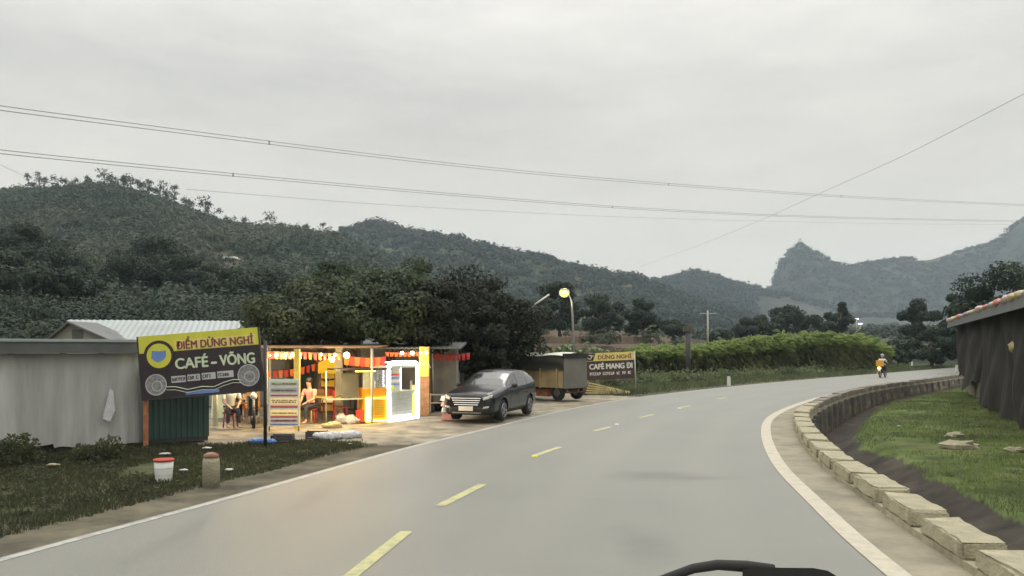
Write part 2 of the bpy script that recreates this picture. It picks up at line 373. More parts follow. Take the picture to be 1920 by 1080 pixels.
def ground_z(x, y):
    x = np.asarray(x, float); y = np.asarray(y, float)
    z = terrain(x, y); r = np.hypot(x, y)
    near = r < 150
    sL = np.full(x.shape, 1e3); sR = np.full(x.shape, 1e3)
    if near.any():
        sL[near] = -sdist(LC, x[near], y[near]); sR[near] = sdist(RC, x[near], y[near])
    base = np.full(x.shape, -.04)
    # left verge and lot
    base = np.where(sL > 1.0, -.04+.05*fbm(x/1.5,y/1.5,5), base)
    # right side: ditch and meadow
    dep = np.interp(y, [-20, 30, 42, 60, 200], [-1.0, -.9, -.55, -.45, -.4])
    mead = np.interp(y, [-20, 30, 60, 90], [-.42,-.30,-.36,-.4])+.06*fbm(x/1.2,y/1.2,6)+.10*fbm(x/5,y/5,9)
    prof = np.where(sR < 1.3, -.04, np.where(sR < 2.0, dep, dep+(mead-dep)*np.clip((sR-2.0)/np.interp(y,[0,12,30,45],[1.55,1.35,.80,.45]),0,1)))
    base = np.where(sR > 0, prof, base)
    # left beyond the road: slightly lower fields
    lf = np.clip((sL-2)/6,0,1)*np.clip((y-38)/10,0,1)
    base = np.where(sL > 1.0, base-.35*lf, base)
    w = np.clip((np.minimum(np.minimum(np.abs(sL),np.abs(sR)), 200)-6)/25, 0, 1)*np.clip((r-50)/25,0,1)
    w = np.where((sL < 0)&(sR < 0), 0, w)
    return base*(1-w)+z*w, sL, sR
def inpoly(x, y, poly):
    c = np.zeros(x.shape, bool); n = len(poly)
    for i in range(n):
        x0,y0 = poly[i]; x1,y1 = poly[(i+1)%n]
        m = ((y0 > y) != (y1 > y)) & (x < (x1-x0)*(y-y0)/(y1-y0+1e-12)+x0); c ^= m
    return c
def gp(*pp): return [tuple(G(a,b))[:2] for a,b in pp]
YARD = gp((372,834),(500,824),(600,822),(690,828),(724,832),(860,823),(1080,769),(1235,744),(1150,741),(1098,738),(1000,730),(880,728),(700,730),(420,734),(250,760),(300,800))
def gz(x, y): 
    z,_,_ = ground_z(np.array([x]), np.array([y])); return float(z[0])

az_f = np.radians(np.arange(-36, 36.001, .13)); az_c = np.radians(np.concatenate([np.arange(40,320,6)]))
az = np.concatenate([az_f, az_c]); rad = np.concatenate([[.5,1.2,2.0,2.8], 3.4*1.0145**np.arange(0, 452)])
A, R_ = np.meshgrid(az, rad); X = R_*np.sin(A); Y = R_*np.cos(A)
Z, SL, SR = ground_z(X.ravel(), Y.ravel()); Z = Z.reshape(X.shape); SL = SL.reshape(X.shape); SR = SR.reshape(X.shape)
PX = 960+F*X/np.maximum(Y,1)
zone = np.zeros(X.shape+(3,))
def setz(mask, c, w=1.0):
    w = np.where(mask, w, 0)[...,None] if not hasattr(w,'shape') else (np.where(mask,w,0))[...,None]
    zone[:] = zone*(1-w)+np.array(c)*w
setz(np.ones(X.shape,bool), (.045,.058,.028))
far = Y > 75
n1 = fbm(X/60, Y/90, 70, 4); n2 = fbm(X/25, Y/40, 80, 3)
setz(far, (.038,.055,.032)); setz(far & (n1 > .12), (.075,.082,.050), np.clip((n1-.12)*5,0,1))
setz(far & (n2 > .25), (.095,.085,.058), np.clip((n2-.25)*4,0,.8))
setz((Y>70)&(Y<190), (.105,.078,.060), np.exp(-((PX-1120)/210)**4)*.95)
setz((Y>60)&(Y<160)&(PX<330), (.060,.060,.036), np.clip(.5+n2,0,.8))
setz(Y>700, (.035,.046,.040)); 
setz((Y>700)&(PX>1440), (.055,.058,.056), np.clip(.4+n1*1.5,0,1))
nearm = Y < 60
g1 = fbm(X/1.1, Y/1.1, 31, 4); g2 = fbm(X/4, Y/4, 33, 3)
setz(nearm & (SL > .9), (.055,.060,.034)); setz(nearm & (SL>.9) & (g1+g2*.6 > .1), (.070,.064,.044), .8)
setz(nearm & (SL > 0) & (SL < 1.15+.5*g2), (.105,.098,.076))
setz(nearm & (SL < 0) & (SR < 0), (.15,.145,.125))
yard = inpoly(X, Y, YARD); setz(yard & (SL > 0), (.285,.262,.215)); setz(yard & (SL>0)&(g2 > .15), (.24,.205,.16), .7)
setz(nearm & (SR > 0) & (SR < 1.4), (.235,.20,.135)); setz(nearm & (SR>.3) & (SR < 1.2) & (g1>.05), (.17,.155,.095), .7)
setz(nearm & (SR > 1.3) & (SR < 3.5), (.052,.047,.041)); setz(nearm & (SR > np.interp(Y,[10,25],[3.4,2.5])-.3*g1), (.085,.115,.040))
setz(nearm & (SR > 3.4) & (g1+g2 > .35), (.12,.12,.06), .6); setz((Y>=60)&(Y<80)&(SR>2), (.08,.10,.04))
nr, na = X.shape
V3 = np.stack([X,Y,Z],-1).reshape(-1,3)
ii = np.arange(nr-1)[:,None]; jj = np.arange(na)[None,:]; j2 = (jj+1)%na
quad = np.stack([ii*na+jj, ii*na+j2, (ii+1)*na+j2, (ii+1)*na+jj], -1)
ksp = int(np.searchsorted(rad, 78))
def terr(name, k0, k1, m, kind):
    q = quad[k0:k1].reshape(-1,4); used = np.unique(q); re = np.zeros(len(V3), int); re[used] = np.arange(len(used))
    o = npmesh(name, V3[used], re[q][:, ::-1], m, smooth=True); me = o.data
    ca = me.color_attributes.new('zone', 'FLOAT_COLOR', 'POINT')
    cc = np.concatenate([zone.reshape(-1,3)[used], np.ones((len(used),1))],1).astype(np.float32); ca.data.foreach_set('color', cc.ravel())
    return tag(o, kind=kind)
gd = terr('ground', 0, ksp, 'ground', 'structure'); hl = terr('hills', ksp, nr-1, 'hill', 'structure')

# ------------------------------------------------------------------ road sheets
def strip(name, a, b, z, m, uv=False, kind='structure', parent=None, th=0):
    n = len(a); v = np.concatenate([np.c_[a, np.full(n,z)], np.c_[b, np.full(n,z)]]); f = [(i, i+n, i+1+n, i+1) for i in range(n-1)]
    o = npmesh(name, v, f, m, parent)
    if uv:
        ul = o.data.uv_layers.new(name='UVMap'); s = arclen(a)
        for p in o.data.polygons:
            for li in p.loop_indices:
                vi = o.data.loops[li].vertex_index; ul.data[li].uv = (0 if vi < n else 1, s[vi % n]*.1)
    if kind: tag(o, kind=kind)
    return o
N = 260
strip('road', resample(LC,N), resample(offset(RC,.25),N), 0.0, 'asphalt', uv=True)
strip('shoulder', resample(offset(RC,.18),N), resample(offset(RC,1.3),N), 0.004, mat('shoulder_concrete', (.25,.225,.165), .9, .18, 1.6, dirt=(.16,.15,.11), bmp=.3))
rl = offset(RC, 0); keep = (rl[:,1] > -8) & (rl[:,1] < 110)
strip('edge_line', rl[keep], offset(RC,.24)[keep], .008, 'line_white')
ll = offset(LC, .05); strip('edge_line', ll, offset(LC,.17), .004, 'line_faded')
CL = (resample(LC,400)*.5+resample(RC,400)*.5)
dash = [(620,1110,762,996),(825,948,905,908),(1000,855,1050,838),(1115,808,1145,800),(1200,783,1225,777),(1272,765,1294,760.5),(1345,748,1362,745)]
mb = MB()
for (x0,y0,x1,y1) in dash:
    a = G(x0,y0,.005); b = G(x1,y1,.005); t = (b-a).normalized(); s = Vector((t.y,-t.x,0))*.075
    mb.add([a-s,a+s,b+s,b-s],[(0,1,2,3)])
tag(mb.build('centre_line','line_yellow'), kind='structure')

# road studs in the centre line
sp = None
for k,(px,py,lb) in enumerate(((1157,796,'small white road stud beside the fourth yellow dash'),(1274,766,'small white road stud at the sixth yellow dash, farthest one'),(1002,856,'small yellow road stud at near end of the third yellow dash'))):
    g = G(px,py,.004); s = MB().box((0,0,.012),(.12,.10,.024),taper=.6)
    o = s.build('road_stud', 'white_paint' if k<2 else 'sign_yellow'); o.location = g; tag(o, lb, 'road stud', 'road studs on the centre line')

# ------------------------------------------------------------------ parapet of masonry blocks along the right edge
par = thing('retaining_wall', 'grey stone retaining wall with ribs dropping to the ditch beside the road bend', 'retaining wall', (0,0,-.9))
S = arclen(RC); s0 = float(S[np.searchsorted(RC[:,1], 2.0)]); s1 = float(S[np.searchsorted(RC[:,1], 72)])
a = offset(RC,1.0); b = offset(RC,1.30); kk = (S > s0) & (S < s1); aa = a[kk]; bb = b[kk]
def wallstrip(aa, bb, zt, zb):
    n = len(aa); v = []; 
    for p, q in zip(aa,bb): v += [(p[0],p[1],zb),(p[0],p[1],zt),(q[0],q[1],zt),(q[0],q[1],zb)]
    f = []
    for i in range(n-1):
        for k in range(4): f.append((i*4+k, i*4+(k+1)%4, (i+1)*4+(k+1)%4, (i+1)*4+k))
    f += [(0,1,2,3), tuple(4*(n-1)+k for k in (3,2,1,0))]
    return MB().add(v, f)
o = wallstrip(aa, bb, .0, -1.15).build('wall_body','wall_stone'); o.parent = par; o.matrix_parent_inverse = Matrix.Translation((0,0,.9))
rb = MB(); s = s0+.5
while s < s1-1:
    x,y,h = at_arc(RC, s, 1.36); rb.box((x,y,-.52),(.16,.14,1.1),rz=h); s += 1.5
o = rb.build('wall_ribs','wall_stone'); o.parent = par; o.matrix_parent_inverse = Matrix.Translation((0,0,.9))
# base course + blocks: each block an individual
o = wallstrip(offset(RC,.84)[kk], offset(RC,1.27)[kk], .08, .0).build('kerb_course','concrete'); tag(o, 'low cream concrete base course carrying the parapet blocks', 'kerb')
base_y = {}
s = s0; i = 0
while s < s1-1.4:
    x,y,h = at_arc(RC, s+.66, 1.055); rr = random.Random(i)
    L_ = 1.22; w = .43; hh = .20*rr.uniform(.88,1.06)
    b_ = MB().box((0,0,hh/2),(L_,w,hh),taper=.985)
    bm = bmesh.new(); me = bpy.data.meshes.new('parapet_block'); me.from_pydata(b_.v,[],b_.f); bm.from_mesh(me)
    bmesh.ops.remove_doubles(bm, verts=bm.verts, dist=1e-5); bmesh.ops.bevel(bm, geom=bm.edges[:], offset=.022, segments=2, affect='EDGES')
    bmesh.ops.subdivide_edges(bm, edges=[e for e in bm.edges if e.calc_length()>.5], cuts=5, use_grid_fill=True)
    for v_ in bm.verts: v_.co += Vector((rr.uniform(-1,1),rr.uniform(-1,1),rr.uniform(-1,1)))*.014
    bmesh.ops.recalc_face_normals(bm, faces=bm.faces); bm.to_mesh(me); bm.free()
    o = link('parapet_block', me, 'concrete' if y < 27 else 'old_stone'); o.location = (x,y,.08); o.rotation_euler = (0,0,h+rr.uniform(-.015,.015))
    tag(o, 'cream concrete block of the low parapet along the right road edge', 'parapet block', 'parapet blocks along the right road edge')
    if y < 16:
        nb = ['nearest','second nearest','third nearest','fourth nearest','fifth nearest','sixth nearest','seventh nearest','eighth nearest','ninth nearest','tenth nearest']
        base_y[i] = o
    s += 1.5; i += 1

# ------------------------------------------------------------------ tree generators
def clump_tree(name, label, H, cr, ch, tr, nl, ls, seed, lm, cat='tree', group=None, nclump=26, low=.35, lean=0, build_only=False):
    rng = np.random.default_rng(seed); rr = random.Random(seed)
    root = thing(name, label, cat, (0,0,0), 0, group)
    zc = H-ch/2
    cl = rng.normal(size=(nclump,3)); cl /= np.linalg.norm(cl,axis=1)[:,None]
    cl *= rng.uniform(.35,1,(nclump,1))**.6
    prof = 1-.25*np.clip(cl[:,2],0,1)
    cl = cl*np.array([cr,cr,ch/2])*np.c_[prof,prof,np.ones(nclump)]*.90+np.array([lean,0,zc])
    cs = cr*rng.uniform(.17,.37,nclump)
    tb = MB(); top = Vector((lean*.6,0,zc+.1*ch)); base = Vector((0,0,-.15))
    mid = base.lerp(top,.5)+Vector((rr.uniform(-.1,.1)*cr,rr.uniform(-.1,.1)*cr,0))
    tb.tube([base, base.lerp(mid,.4), mid, top],[tr*1.35,tr,tr*.75,tr*.35],8)
    for k in range(min(9,nclump)):
        e = Vector(cl[k]); st = base.lerp(top, rr.uniform(low+.1,.9)); m_ = st.lerp(e,.5)+Vector((0,0,-.05*ch))
        tb.tube([st,m_,e],[tr*.45,tr*.3,tr*.08],5)
    tb.build('trunk','tree_bark',root)
    idx = rng.integers(0,nclump,nl); d = rng.normal(size=(nl,3)); d /= np.linalg.norm(d,axis=1)[:,None]
    c = cl[idx]+d*(rng.uniform(.25,1,(nl,1))**.5)*cs[idx][:,None]*np.array([1,1,.72])
    v,f = leaves(c, ls, rng, .55, nrm=d, jit=.5)
    npmesh('crown', v, f, lm, root)
    return root

# shop trees: individually placed
TREES = [ # px, top py, depth, crown r, crown bottom, leafmat, label
 (548,560,26.4,2.0,2.2,'shop3','olive green tree hanging over the left end of the lit stalls'),
 (606,530,27.2,2.1,2.25,'shop3','broad olive tree second from left above the lit stalls'),
 (672,520,26.8,2.1,2.25,'shop','leafy green tree rising above the orange stall'),
 (740,508,27.6,2.0,2.3,'shop','leafy green tree rising above the white glowing booth'),
 (770,484,36,2.6,1.5,'shop','tallest tree behind the stalls with a pointed dark top'),
 (806,530,27.4,1.9,2.2,'shop2','low dark tree above the thick yellow column'),
 (862,503,33,2.3,.9,'shop2','dark tree behind the parked car with a rounded crown'),
 (935,516,34,2.1,.6,'shop2','darkest tree at the right end of the clump, above the truck'),
 (625,475,40,1.5,3.0,'shop','slim tree with pointed top poking above the clump at left'),
 (895,560,31,1.7,.7,'shop2','low dark tree between the pale wall and the truck'),
 (690,500,38,3.0,2.0,'shop','wide tree in the rear middle of the clump behind the stalls'),
 (560,560,36,2.6,1.2,'shop3','hazy olive tree at the rear left of the clump'),
]
for k,(px,py,d,cr,cb_,lm,lb) in enumerate(TREES):
    top = P(px,py,d); H = top.z+.1; ch = H-cb_
    t = clump_tree('shade_tree', lb, H, cr, ch, .13, 14000, .072, 100+k, L[lm], nclump=46, group='trees behind the roadside stalls')
    t.location = (top.x, d, gz(top.x,d)); t.rotation_euler.z = k

# ------------------------------------------------------------------ mid-ground trees
mids = [ # px, top, depth, r(m), label
 (1000,552,110,4.5,'dark round tree left of the street lamp on the brown terraces'),
 (1050,520,120,5.0,'tall dark tree directly behind the glowing street lamp'),
 (1128,552,115,5.5,'wide dark tree on the terraces right of the street lamp'),
 (1205,560,120,4.2,'round dark tree standing alone above the brown terraces'),
 (1262,600,130,3.2,'small bushy tree between the lone round tree and the utility poles'),
 (1415,592,140,4.5,'bushy tree at the left end of the row behind the cane field'),
 (1470,572,150,6.5,'broad tree with rounded top behind the middle of the cane field'),
 (1530,590,145,4.5,'lower tree between the broad tree and the tall tree behind the cane'),
 (1577,562,150,3.6,'tall upright tree near the distant lights behind the cane field'),
 (1350,618,120,2.6,'small shrub like tree right of the two utility poles'),
 (1725,560,120,4.2,'dark tree with flat top left of the tarp shed'),
 (1745,610,85,3.6,'low bushy tree at the far end of the road bend'),
 (1805,540,75,3.2,'dark tree peeking over the left corner of the tarp shed roof'),
 (1890,486,62,5.6,'large round green tree behind the tarp shed roof'),
 (1960,500,60,4.4,'green tree cut by the right picture edge behind the shed'),
 (1690,640,95,2.2,'small tree beside the far road behind the motorcyclist'),
]
for k,(px,py,d,cr,lb) in enumerate(mids):
    x = (px-960)*d/F; g = gz(x,d); cr *= .82; H = CH+(HZ-py)*d/F-g; H = max(H, 2.2); ch = min(H*.92, cr*2.1)
    t = clump_tree('field_tree', lb, H, cr, ch, .22, 6500 if d > 80 else 15000, max(.15,.21*d/110), 300+k, L['mid'], nclump=24, group='trees in the fields beyond the road')
    t.location = (x,d,g-.1); t.rotation_euler.z = k*1.7

# left foothill big dark trees
foot = [(30,420,120,6.5,'large dark tree at the left picture edge on the foothill'),(90,455,110,5.5,'dark spreading tree right of the leftmost foothill tree'),
 (300,440,125,6.5,'tall bushy tree on the foothill above the white gabled roof'),(365,470,120,5.5,'dark tree right of the tall bushy foothill tree'),
 (140,555,85,3.5,'small black green tree just left of the gabled roof peak'),(20,560,80,5,'dense dark tree low at the left edge above the grey tarp wall'),
 (250,500,120,5,'mid green tree on the foothill left of the tall bushy tree'),(440,520,110,5,'shaded tree on the slope below the white hill hut'),
 (500,505,115,4.5,'upright tree on the slope right of the hill hut')]
for k,(px,py,d,cr,lb) in enumerate(foot):
    x = (px-960)*d/F; g = gz(x,d); H = max(CH+(HZ-py)*d/F-g, 5); ch = min(H*.95, cr*2.2)
    t = clump_tree('hill_tree', lb, H, cr, ch, .25, 9000, .22, 400+k, L['mid'], nclump=28, group='large trees on the left foothill')
    t.location = (x,d,g-.1); t.rotation_euler.z = k*1.1

# ridge skyline trees (thin trunks, sparse crowns)
def ridge_tree(seed, H, cr, nl, ls, tall=True):
    rng = np.random.default_rng(seed); rr = random.Random(seed)
    root = thing('ridge_tree', 'x', 'tree', (0,0,0))
    tb = MB(); tb.tube([(0,0,-1),(rr.uniform(-.4,.4),0,H*.5),(rr.uniform(-.6,.6),0,H)],[.28,.2,.06],6)
    nc = 8; cl = np.c_[rng.normal(0,cr*.45,(nc,2)), rng.uniform(H*(.5 if tall else .3),H,nc)]
    for c in cl[:6]: tb.tube([(0,0,c[2]*.8),tuple(c)],[.1,.04],4)
    tb.build('trunk','tree_bark',root)
    i = rng.integers(0,nc,nl); c = cl[i]+rng.normal(0,cr*.26,(nl,3))*np.array([1,1,.8]); v,f = leaves(c, ls, rng, .6)
    npmesh('crown', v, f, L['ridge'], root); return root
rt = [ridge_tree(500+k, h, c, n, .42, t) for k,(h,c,n,t) in enumerate(((11,2.4,190,True),(13,2.2,150,True),(9,3.2,320,False),(12,2.8,220,True)))]
rpx = [(52,1),(62,0),(75,3),(84,1),(110,2),(128,2),(150,2),(165,2),(196,3),(208,2),(222,2),(232,0),(245,2),(262,0),(277,3),(279,1),(292,2),(300,3),(312,0),(322,3),(327,1),(346,2),(356,0),(384,3),(391,1),(402,2),(430,2),(458,2),(508,3),(528,2),(567,2),(575,2),(606,1),(616,3),(622,0),(640,2),(655,2)]
a1 = np.array(RIDGES[1][3], float); used = set()
rwords = {508:'lone tree with a rounded umbrella crown standing clear on the left hill ridge'}
for k,(px,t) in enumerate(rpx):
    best = None
    for d in np.arange(370,480,6.0):
        x = (px-960)*d/F; z = gz(x,d); py = HZ-(z-CH)*F/d
        if best is None or py < best[0]: best = (py,x,d,z)
    _,x,d,z = best; lab = rwords.get(px, ('thin leafy tree breaking the skyline of the left hill','slender bare stemmed tree on the skyline of the left hill','bushy low tree on the skyline of the left hill','open crowned tree on the skyline of the left hill')[t])
    sclr = random.uniform(.85,1.25)*(.95 if px<420 else .65)
    if px == 508: sclr = .95
    if t not in used: o = rt[t]; o.location = (x,d,z-.5); used.add(t); o.scale = (sclr,)*3; o['label'] = lab; o['group'] = 'trees along the left hill ridge'
    else: o = dup(rt[t], (x,d,z-.5), random.uniform(0,6), lab, 'trees along the left hill ridge', (sclr,)*3)

# ------------------------------------------------------------------ forest cover (stuff)
def forest(name, pxr, dr, n, size, lm, seed, dens, lpc=46, flat=1.0, lf=.26):
    rng = np.random.default_rng(seed)
    px = rng.uniform(*pxr, n*3); d = np.sqrt(rng.uniform(dr[0]**2, dr[1]**2, n*3)); x = (px-960)*d/F
    keep = dens(px, d, x, rng)
    px, d, x = px[keep][:n], d[keep][:n], x[keep][:n]; z = ground_z(x, d)[0]
    m_ = len(x); s = size*rng.uniform(.55,1.35,m_)*(d/np.mean(dr))**.3
    dirs = rng.normal(size=(m_,lpc,3)); dirs /= np.linalg.norm(dirs,axis=2)[:,:,None]; dirs *= rng.uniform(.5,1,(m_,lpc,1))**.5
    dirs[:,:,2] = np.abs(dirs[:,:,2])*1.15*flat-.15
    lob = 1+.35*rng.normal(size=(m_,lpc,1))
    c = np.stack([x,d,z+s*.35],1)[:,None,:]+dirs*s[:,None,None]*np.clip(lob,.5,1.6)*.8
    v,f = leaves(c.reshape(-1,3), np.repeat(s*lf,lpc), rng, .7, nrm=dirs.reshape(-1,3), jit=.25)
    return tag(npmesh(name, v, f, lm), kind='stuff')
def dn1(px,d,x,rng): 
    n = fbm(x/60,d/90,70,4); n2_ = fbm(x/25,d/40,80,3); return rng.uniform(size=len(x)) < np.where((n < .16+.06*fbm(x/9,d/9,71,2)) & (n2_ < .27), .95, .16)
o = forest('woodland', (-160,1000), (190,470), 6500, 3.2, L['forest'], 900, dn1, 90, 1.0, .17); tag(o,'dark green woodland covering the large left hill','woodland')
o = forest('thicket', (-160,1300), (80,200), 2300, 1.9, L['forest'], 901, lambda px,d,x,rng: (rng.uniform(size=len(x)) < np.where((px>960)&(px<1300),.05,.95)) & (fbm(x/14,d/20,80,3) < np.where(px<500,.45,.22)), 110, 1.0, .15)
tag(o,'scattered bushes and thicket over the left foothill','thicket')
o = forest('undergrowth', (-500,760), (44,92), 1500, 1.15, L['mid'], 905, lambda px,d,x,rng: d > np.where(px<480, 44, 52), 190, 1.0, .11); tag(o,'dense dark undergrowth behind the roadside buildings','undergrowth')
o = forest('hill_forest', (480,1420), (480,1300), 5200, 6.5, L['far'], 902, lambda px,d,x,rng: fbm(x/90,d/130,72,3) < .55, 30, .8); tag(o,'bluish forest on the middle hills behind the street lamp','forest')
o = forest('ridge_forest', (1180,2060), (1150,1750), 5000, 6.5, L['far'], 903, lambda px,d,x,rng: fbm(x/120,d/160,74,3) < .45, 22, .7); tag(o,'hazy forest on the far hills around the rocky peak','forest')
o = forest('valley_bushes', (1150,2000), (110,520), 800, 2.1, L['mid'], 904, lambda px,d,x,rng: (fbm(x/22,d/40,76,3) < .05) & ~((px<1340)&(d<170)), 40); tag(o,'dark bushes scattered over the valley floor beyond the cane','bushes')

# ------------------------------------------------------------------ grass, cane, scrub
def blades(name, xy, h, w, lm, seed, lean=.35, z=None):
    rng = np.random.default_rng(seed); n = len(xy)
    zz = ground_z(xy[:,0], xy[:,1])[0] if z is None else z
    b = np.c_[xy, zz-.01]; th = rng.uniform(0,2*np.pi,n); hh = h*rng.uniform(.5,1.3,n); ww = w*rng.uniform(.7,1.3,n)
    s = np.c_[np.cos(th), np.sin(th), np.zeros(n)]*ww[:,None]; la = rng.normal(0,lean,(n,2))*hh[:,None]
    m1 = b+np.c_[la*.35, hh*.6]; t = b+np.c_[la, hh]
    v = np.stack([b-s, b+s, m1+s*.7, t, m1-s*.7],1).reshape(-1,3); f = np.arange(5*n).reshape(-1,5)
    return tag(npmesh(name, v, f, lm), kind='stuff')
def scatter(n, xr, yr, cond, seed, pw=1.5):
    rng = np.random.default_rng(seed); y = yr[0]+(yr[1]-yr[0])*rng.uniform(0,1,n)**pw; x = rng.uniform(xr[0],xr[1],n)
    k = np.abs(x) < y*.75+2; x, y = x[k], y[k]
    sl = -sdist(LC,x,y); sr = sdist(RC,x,y); k = cond(x,y,sl,sr); return np.c_[x,y][k]
xy = scatter(330000, (3,42), (7,62), lambda x,y,sl,sr: (sr > np.interp(y,[10,25],[3.4,2.5])) & (sr < 24) & (fbm(x/1.3,y/1.3,31,3) > -.35), 1, 1.35)
tag(blades('meadow_grass', xy, .085, .009, L['grass'], 2), 'short bright green grass beyond the ditch on the right', 'grass')
xy = scatter(300000, (-16,2), (7,30), lambda x,y,sl,sr: (sl > 1.0) & ~inpoly(x,y,YARD) & (fbm(x/1.1,y/1.1,31,3) > -.45), 3, 1.2)
tag(blades('verge_grass', xy, .08, .008, L['verge'], 4), 'dull green grass verge left of the road', 'grass')
xy = scatter(120000, (-2,60), (36,92), lambda x,y,sl,sr: (sl > .8) & (sl < 9) & ~inpoly(x,y,YARD), 5, 1)
tag(blades('roadside_grass', xy, .28, .02, L['scrub'], 6), 'rough grass between the far road edge and the cane', 'grass')
for nm,n_w,xr,yr,cond,sd,lb in (('meadow_weeds',420,(4,42),(9,55),lambda x,y,sl,sr: (sr>3.4)&(sr<22),7,'broad leaved weeds scattered through the meadow'),('verge_weeds',330,(-14,0),(9,26),lambda x,y,sl,sr: (sl>1.3)&~inpoly(x,y,YARD),8,'rough weeds on the left verge')):
    xy = scatter(n_w*3, xr, yr, cond, sd, 1.2)[:n_w]; rg = np.random.default_rng(sd); n_ = len(xy); zz = ground_z(xy[:,0],xy[:,1])[0]; s_ = rg.uniform(.06,.20,n_)
    dr_ = rg.normal(size=(n_,70,3)); dr_ /= np.linalg.norm(dr_,axis=2)[:,:,None]; dr_[:,:,2] = np.abs(dr_[:,:,2]); c_ = np.c_[xy,zz][:,None,:]+dr_*s_[:,None,None]*rg.uniform(.3,1.1,(n_,70,1))*np.array([1.5,1.5,.8])
    v,f = leaves(c_.reshape(-1,3), .028, rg, .45, nrm=dr_.reshape(-1,3)); tag(npmesh(nm, v, f, L['verge' if sd==8 else 'scrub']), lb, 'weeds', kind='stuff')
# sugar cane plot
CANE = gp((1185,706),(1260,703),(1400,699),(1520,695),(1600,692),(1652,689)); 
cr_pts = [P(px,py,d) for px,py,d in ((1130,700,56),(1200,702,58),(1300,700,61),(1420,697,66),(1540,693,73),(1650,689,82))]
top_py = [(1130,668),(1190,660),(1250,656),(1330,650),(1400,642),(1480,634),(1560,629),(1640,628),(1668,634)]
rng = np.random.default_rng(50); n = 5200
px = rng.uniform(1188,1664,n); dd = np.interp(px,[1120,1300,1540,1664],[56,60,72,80])+rng.uniform(0,1,n)**1.3*16
edge = np.clip((1664-px)/60,0,1); x = (px-960)*dd/F; g = ground_z(x,dd)[0]
tp = np.interp(px,[p[0] for p in top_py],[p[1] for p in top_py]); dfr = np.interp(px,[1120,1300,1540,1664],[56,60,72,80])
ht = CH+(HZ-tp)*dfr/F - g; ht = np.clip(ht,1.4,4.2)*rng.uniform(.80,1.06,n)*(.62+.38*edge)
ht *= 1+.10*fbm(x/2.2,dd/4,61,3)+.05*fbm(x/.7,dd/.9,63,2); ht *= np.where(rng.uniform(size=n) < .12, rng.uniform(1.03,1.16,n), 1)
vs=[];fs=[];base=0
for part,(k,lo,hi,lm,nm,lb) in enumerate(((9,.80,1.03,'cane','cane_leaves','bright green leafy tops of the cane field'),(12,.10,.86,'cane_low','cane_stalks','dry dull leaves and stalks on the lower part of the cane field'))):
    xx = np.repeat(x,k); yy = np.repeat(dd,k); h0 = np.repeat(ht,k)*rng.uniform(lo,hi,n*k)*.9; gg = np.repeat(g,k); th = rng.uniform(0,2*np.pi,n*k)
    Ln = rng.uniform(.5,.95,n*k)*(1 if part==0 else .8); w = rng.uniform(.022,.04,n*k)*1.2
    dx = np.cos(th); dy = np.sin(th); b = np.c_[xx,yy,gg+h0]; s = np.c_[-dy,dx,0*dx]*w[:,None]
    rise = .42 if part==0 else .15
    m1 = b+np.c_[dx*Ln*.45,dy*Ln*.45,Ln*rise]; t = b+np.c_[dx*Ln,dy*Ln,Ln*(rise-.22 if part==0 else -.45)]
    v = np.stack([b-s,b+s,m1+s,t,m1-s],1).reshape(-1,3)
    if part:
        st = np.c_[x,dd,g]; tp_ = np.c_[x+rng.normal(0,.12,n),dd,g+ht*.85]; sw = np.array([.022,0,0]); v = np.concatenate([v, np.stack([st-sw,st+sw,tp_+sw*.8,tp_,tp_-sw*.8],1).reshape(-1,3)])
    tag(npmesh(nm, v, np.arange(len(v)).reshape(-1,5), L[lm]), lb, 'cane', kind='stuff')
# scrub in front of cane
rng = np.random.default_rng(52); n = 170
px = rng.uniform(1105,1700,n); dd = np.interp(px,[1100,1300,1500,1700],[47,53,66,84])+rng.uniform(-2.5,2.5,n); x = (px-960)*dd/F
sl = -sdist(LC,x,dd); k = sl > 2.4; x,dd = x[k],dd[k]; g = ground_z(x,dd)[0]; n = len(x); s = rng.uniform(.35,.95,n)
c = np.c_[x,dd,g+s*.3][:,None,:]+rng.normal(0,.42,(n,230,3))*s[:,None,None]*np.array([1.5,1,.75]); c[:,:,2] = np.maximum(c[:,:,2], g[:,None]+.02)
v,f = leaves(c.reshape(-1,3), .10, rng, .5)
tag(npmesh('roadside_scrub', v, f, L['scrub']), 'low scrub bushes in front of the cane field', 'scrub', kind='stuff')
def bush(name,label,px,py,r,lm,seed,n=900,ls=.06,group=None,zs=.8,z=None):
    g = G(px,py); rng = np.random.default_rng(seed); c = rng.normal(size=(n,3)); c /= np.linalg.norm(c,axis=1)[:,None]; c *= rng.uniform(.35,1,(n,1))**.5*r*(1+.25*np.sin(c[:,:1]*9/r*.3)); c[:,2] = np.abs(c[:,2])*zs
    root = thing(name,label,'plant',(g.x,g.y,gz(g.x,g.y)),0,group); v,f = leaves(c,ls,rng,.45); npmesh('foliage',v,f,L[lm],root)
    st = MB()
    for k in range(5): a = k*1.3; st.tube([(0,0,-.03),(math.cos(a)*r*.5,math.sin(a)*r*.5,r*.6*zs)],[.02,.008],5)
    st.build('stems','tree_bark',root); return root
bush('bush','dark green bush at the left edge in front of the grey tarp wall',12,868,.62,'verge',71,1500,.05)
bush('bush','leafy green bush at the foot of the grey tarp wall, left of the rusty post',190,862,.5,'verge',72,1300,.05)
bush('bush','tall dark potted shrub against the grey wall behind the parked car',862,742,.62,'plant',73,1300,.07,zs=1.6)
bush('bush','green shrub just right of the pale wall, behind the car bonnet',885,738,.7,'shop',74,1300,.07,zs=1.9)
bush('bush','shrub with broad leaves between the car and the truck',915,736,.7,'shop',75,1200,.08,zs=1.6)
